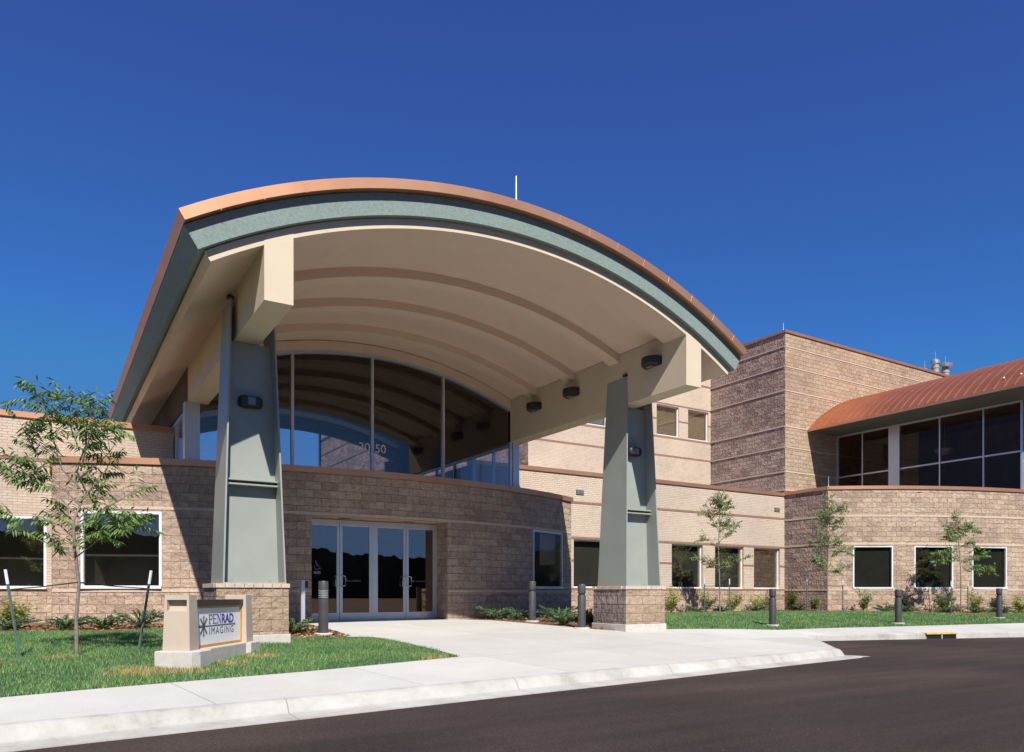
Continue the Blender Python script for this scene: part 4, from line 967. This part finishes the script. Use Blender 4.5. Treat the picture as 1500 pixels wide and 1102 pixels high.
tree('slender young tree at the corner of the rough block return',(25.55,18.2),(1213,897),38.2,
 [(1213,898),(1213,842),(1214,792),(1216,752),(1216,726)],
 [[(1213,838),(1200,824),(1190,818)],[(1214,842),(1228,832),(1243,830)],[(1214,818),(1230,808),(1242,802)],[(1213,818),(1198,802),(1188,790)],[(1214,795),(1200,778),(1190,768)],[(1215,784),(1228,767),(1238,757)],[(1216,764),(1206,747)],[(1216,754),(1228,742)],[(1214,804),(1232,792)],[(1215,774),(1222,750)],[(1214,800),(1204,782)],[(1214,772),(1206,755)]],
 'gleaf',.026,.085,.28,4,.115,.045,.22,3,.4)
tree('slender young tree between the two right windows of the curved wing',(31.0,16.07),(1407,896),36.8,
 [(1407,897),(1407,842),(1404,802),(1404,772),(1405,757)],
 [[(1406,838),(1422,829),(1440,832),(1452,836)],[(1405,824),(1425,813),(1442,812)],[(1405,818),(1385,815),(1366,822)],[(1404,808),(1386,802),(1372,810)],[(1404,802),(1420,791),(1430,800)],[(1404,794),(1390,783),(1379,779)],[(1404,780),(1393,767)],[(1404,775),(1416,766),(1425,778)],[(1405,786),(1415,772)],[(1404,770),(1400,757)]],
 'leaf',.026,.085,.28,4,.115,.045,.22,3,.4)
# stakes
def stake(label,base,top,strap=None):
    b0=Vector((*base,zg(*base)-.05)); t=thing('tree_stake',label,'stake',b0,'steel stakes beside the young trees'); tp=Vector(top); d=tp-b0; m=b0+d*.84
    b=MB(); b.tube([b0,m],[.021,.021],6); b.build('stake_post','stake',t)
    b=MB(); b.tube([m,tp],[.0215,.0215],6); b.build('white_tip','white',t)
    if strap is not None:
        b=MB(); s0=b0+d*.78; b.tube([s0,s0.lerp(Vector(strap),.5)-Vector((0,0,.01)),strap],[.007,.009,.012],5); b.build('tie_strap','black',t)
def up(b,px,h): p=Vector((*b,zg(*b)))+CR*px; p.z+=h; return p
trk=(.39,12.63); tz=zg(*trk)+1.06
stake('green steel stake with white tip left of the large young tree, leaning outward',(-.3,12.71),up((-.3,12.71),-.21,1.23),(.40,12.63,tz))
stake('green steel stake with white tip between the large young tree and the sign',(1.24,13.1),up((1.24,13.1),.20,1.24),(.40,12.63,tz))
for l,b_,s_ in (('green stake on the column side of the slender tree before the brick wing',(20.2,19.4),(21.2,19.6)),('green stake on the far side of the slender tree before the brick wing',(21.6,19.5),(21.2,19.6)),
    ('green stake before the rough block return, beside the corner tree',(25.0,18.7),(25.55,18.2)),('green stake beside the corner tree, toward the curved wing windows',(26.0,17.85),(25.55,18.2)),
    ('green stake beside the curved wing tree, below the second window',(30.55,16.2),(31.0,16.07)),('green stake beside the curved wing tree, toward the third window',(31.3,15.95),(31.0,16.07))):
    stake(l,b_,up(b_,-.01,1.27),(s_[0],s_[1],zg(*s_)+1.02))

# ------------------------------------------------------------------ SHRUBS AND JUNIPERS
def shrub(label,x,y,h,wd,m,nl=900,name='shrub',group='shrubs along the walls',ls=.085):
    z=zg(x,y)+.01; t=thing(name,label,'shrub',(x,y,z),group); s=MB(); f=MB()
    for k in range(11):
        a=rnd.uniform(0,6.28); rr=wd*.5*math.sqrt(rnd.random()); hh=h*rnd.uniform(.55,1.05)*(1-.35*(rr/(wd*.5))**2)
        P=[Vector((x,y,z-.02)),Vector((x+rr*.4*math.cos(a),y+rr*.4*math.sin(a),z+hh*.5)),Vector((x+rr*math.cos(a),y+rr*math.sin(a),z+hh))]
        s.tube(P,[.008,.006,.003],4)
        Q=resample(P,.03)
        for _ in range(nl//11):
            p=Q[int(len(Q)*rnd.uniform(.22,1))-1]; v=Vector((rnd.gauss(0,1),rnd.gauss(0,1),rnd.uniform(-.2,1))).normalized()
            p=p+v*rnd.uniform(.01,.10); leaflet(f,p,v,ls*rnd.uniform(.7,1.3),ls*.5,Vector((rnd.uniform(-1,1),rnd.uniform(-1,1),1)).normalized())
    s.build('stems','bark',t); f.build('foliage',m,t,merge=False)
def juniper(label,x,y,wd,h,m='jleaf',n=34,group='low spreading junipers'):
    z=zg(x,y)+.01; t=thing('juniper',label,'shrub',(x,y,z),group); f=MB(); s=MB()
    for k in range(n):
        a=rnd.uniform(0,6.28); L=wd*.5*rnd.uniform(.45,1.1); e=rnd.uniform(.15,1.0)*h
        P=[Vector((x,y,z)),Vector((x+L*.5*math.cos(a),y+L*.5*math.sin(a),z+e*.75)),Vector((x+L*math.cos(a),y+L*math.sin(a),z+e))]
        s.tube(P,[.008,.006,.003],4); Q=resample(P,.035)
        for i,p in enumerate(Q[1:],1):
            dd=(Q[i]-Q[i-1]).normalized()
            for _ in range(3):
                v=(dd*1.2+Vector((rnd.gauss(0,.6),rnd.gauss(0,.6),rnd.uniform(-.1,.7)))).normalized(); leaflet(f,p,v,rnd.uniform(.06,.12),.022,Vector((rnd.uniform(-1,1),rnd.uniform(-1,1),1)).normalized())
    s.build('stems','bark',t); f.build('foliage',m,t,merge=False)
shrub('yellow-green shrub under the window left of the large young tree',-.55,18.6,.66,.62,'yleaf')
for l,x,y,h,wd,m in (('bushy yellow-green shrub just right of the column pier',20.0,20.9,.95,.8,'yleaf'),('yellow-green shrub under the first tall window beyond the column',21.9,21.0,.95,.85,'yleaf'),
  ('yellow-green shrub under the window behind the slender tree',23.5,21.1,.9,.9,'yleaf'),('round yellow-green shrub below the wall between two brick wing windows',25.1,21.1,.85,.8,'yleaf'),
  ('yellow-green shrub at the inside corner of brick wing and rough block',26.9,21.0,1.0,.75,'yleaf'),('olive shrub against the rough block return',27.2,20.0,.85,.6,'gleaf'),
  ('thin upright shrub under the first window of the curved wing',28.35,18.55,1.05,.75,'gleaf'),('dark leafy shrub between first and second window of the curved wing',29.9,17.7,1.05,.95,'dleaf'),
  ('grey-green shrub under the second window of the curved wing',31.2,16.9,.85,.7,'gleaf'),('tall green shrub between second and third window of the curved wing',32.4,16.3,.95,.8,'yleaf'),
  ('dark small shrub behind the farthest bollard',33.6,15.95,.7,.6,'dleaf'),('low yellow-green shrub past the third window of the curved wing',34.6,15.6,.7,.85,'yleaf')):
    shrub(l,x,y,h,wd,m)
for l,x,y,wd,h in (('juniper at the far left under the cropped window',-1.7,17.9,1.0,.26),('juniper below the yellow-green shrub by the left window',-.6,17.7,.95,.24),('juniper behind the trunk of the large young tree',.35,17.5,.95,.26),
  ('juniper under the left edge of the pavilion window',1.0,17.45,.9,.28),('tall dark juniper under the pavilion window',1.7,17.5,.95,.36),('juniper right of the leaning stake by the pavilion wall',2.4,17.5,.95,.26),
  ('juniper half hidden behind the monument sign',3.1,17.3,.9,.25),('bright juniper between column pier and louvred bollard',4.25,15.1,.75,.28),
  ('flat juniper against the shaded pavilion wall',10.6,18.0,1.1,.36),('small juniper behind the bollard under the pavilion window',11.0,17.5,.8,.28),('wide bright juniper under the pavilion side window',11.75,16.6,1.2,.40),
  ('dark juniper between bollard and column pier',11.15,15.5,.7,.35),('juniper behind the column pier',12.6,16.2,1.0,.35),
  ('low juniper below the stake by the slender tree',21.1,20.7,.8,.22),('low juniper between the brick wing shrubs',22.8,20.9,.9,.24),('wide low juniper near the lawn bollard',24.6,20.8,1.0,.25),('low juniper at the rough block foot',26.7,20.4,1.0,.25),
  ('low juniper under the first curved wing window',28.5,17.7,1.0,.24),('light green juniper left of the dark leafy shrub',29.4,17.3,1.0,.22),('dark low juniper under the second curved wing window',30.7,16.5,1.2,.26),('low juniper at the foot of the curved wing tree',31.9,16.0,.9,.24),('low juniper under the third curved wing window',33.2,15.6,1.1,.26),('spiky juniper at the end of the curved wing bed',35.0,15.2,1.2,.3)):
    juniper(l,x,y,wd,h)

# ------------------------------------------------------------------ GRASS AND BARK CHIPS
def inside(poly,x,y):
    c=False; j=len(poly)-1
    for i in range(len(poly)):
        a,b=poly[i],poly[j]
        if (a[1]>y)!=(b[1]>y) and x<(b[0]-a[0])*(y-a[1])/(b[1]-a[1])+a[0]: c=not c
        j=i
    return c
DRY=[(1.05,10.45,.55),(1.6,10.35,.35),(2.75,11.75,.38),(2.2,10.95,.3),(.15,12.5,.3),(21.2,19.4,.45),(31.0,15.7,.6),(5.1,10.4,.35)]
def grass(poly,box,dens,w0,h0):
    g=MB(); d=MB(); x0,x1,y0,y1=box; n=int((x1-x0)*(y1-y0)*dens)
    for _ in range(n):
        x=rnd.uniform(x0,x1); y=rnd.uniform(y0,y1)
        if not inside(poly,x+rnd.uniform(-.035,.035),y+rnd.uniform(-.035,.035)): continue
        if -.14<(x-1.48)*.571+(y-10.79)*.821<2.2 and abs((x-1.48)*.821-(y-10.79)*.571)<.27: continue
        z=zg(x,y)-.012; a=rnd.uniform(0,6.28); c,s=math.cos(a)*w0,math.sin(a)*w0; h=h0*rnd.uniform(.5,1.15)*(.85+.25*math.sin(x*3.1+math.sin(y*2.3)*2)); b=rnd.uniform(-.6,.6)*h; e=rnd.uniform(-.6,.6)*h
        dry=any(math.hypot(x-p[0],y-p[1])<p[2]*rnd.uniform(.3,1.1) for p in DRY) or rnd.random()<.015
        m=d if dry else g; i=len(m.v); m.v+=[(x-c,y-s,z),(x+c,y+s,z),(x+b,y+e,z+h)]; m.f.append((i,i+1,i+2)); m.mi.append(0); m.uv.append([(0,0)]*3)
    tag(g.build('grass','grass',merge=False),kind='stuff'); tag(d.build('dry_grass','straw',merge=False),kind='stuff')
grass(lawnL,(-5.0,5.7,7.8,18),2000,.0055,.062)
grass(lawnR,(13,40,9,20.7),600,.011,.07)
chips=MB()
for poly,box,n in ((mulL,(-4,5.3,14,19.5),5000),(mulR,(9.7,37,13.7,21.9),9000)):
    for _ in range(n):
        x=rnd.uniform(*box[:2]); y=rnd.uniform(*box[2:])
        if not inside(poly,x,y): continue
        z=zg(x,y)+.0+rnd.uniform(0,.03); a=rnd.uniform(0,6.28); l=rnd.uniform(.02,.06); q=rnd.uniform(.006,.016); u_=Vector((math.cos(a),math.sin(a),rnd.uniform(-.4,.4)))*l; v_=Vector((-math.sin(a),math.cos(a),rnd.uniform(-.6,.6)))*q; p=Vector((x,y,z))
        chips.poly([p-u_-v_,p+u_-v_,p+u_+v_,p-u_+v_])
M['chip']=leafy('bark_chip',[(0,(.10,.045,.025)),(.5,(.30,.14,.075)),(1,(.50,.30,.18))],.0,.9)
tag(chips.build('bark_chips','chip',merge=False),kind='stuff')
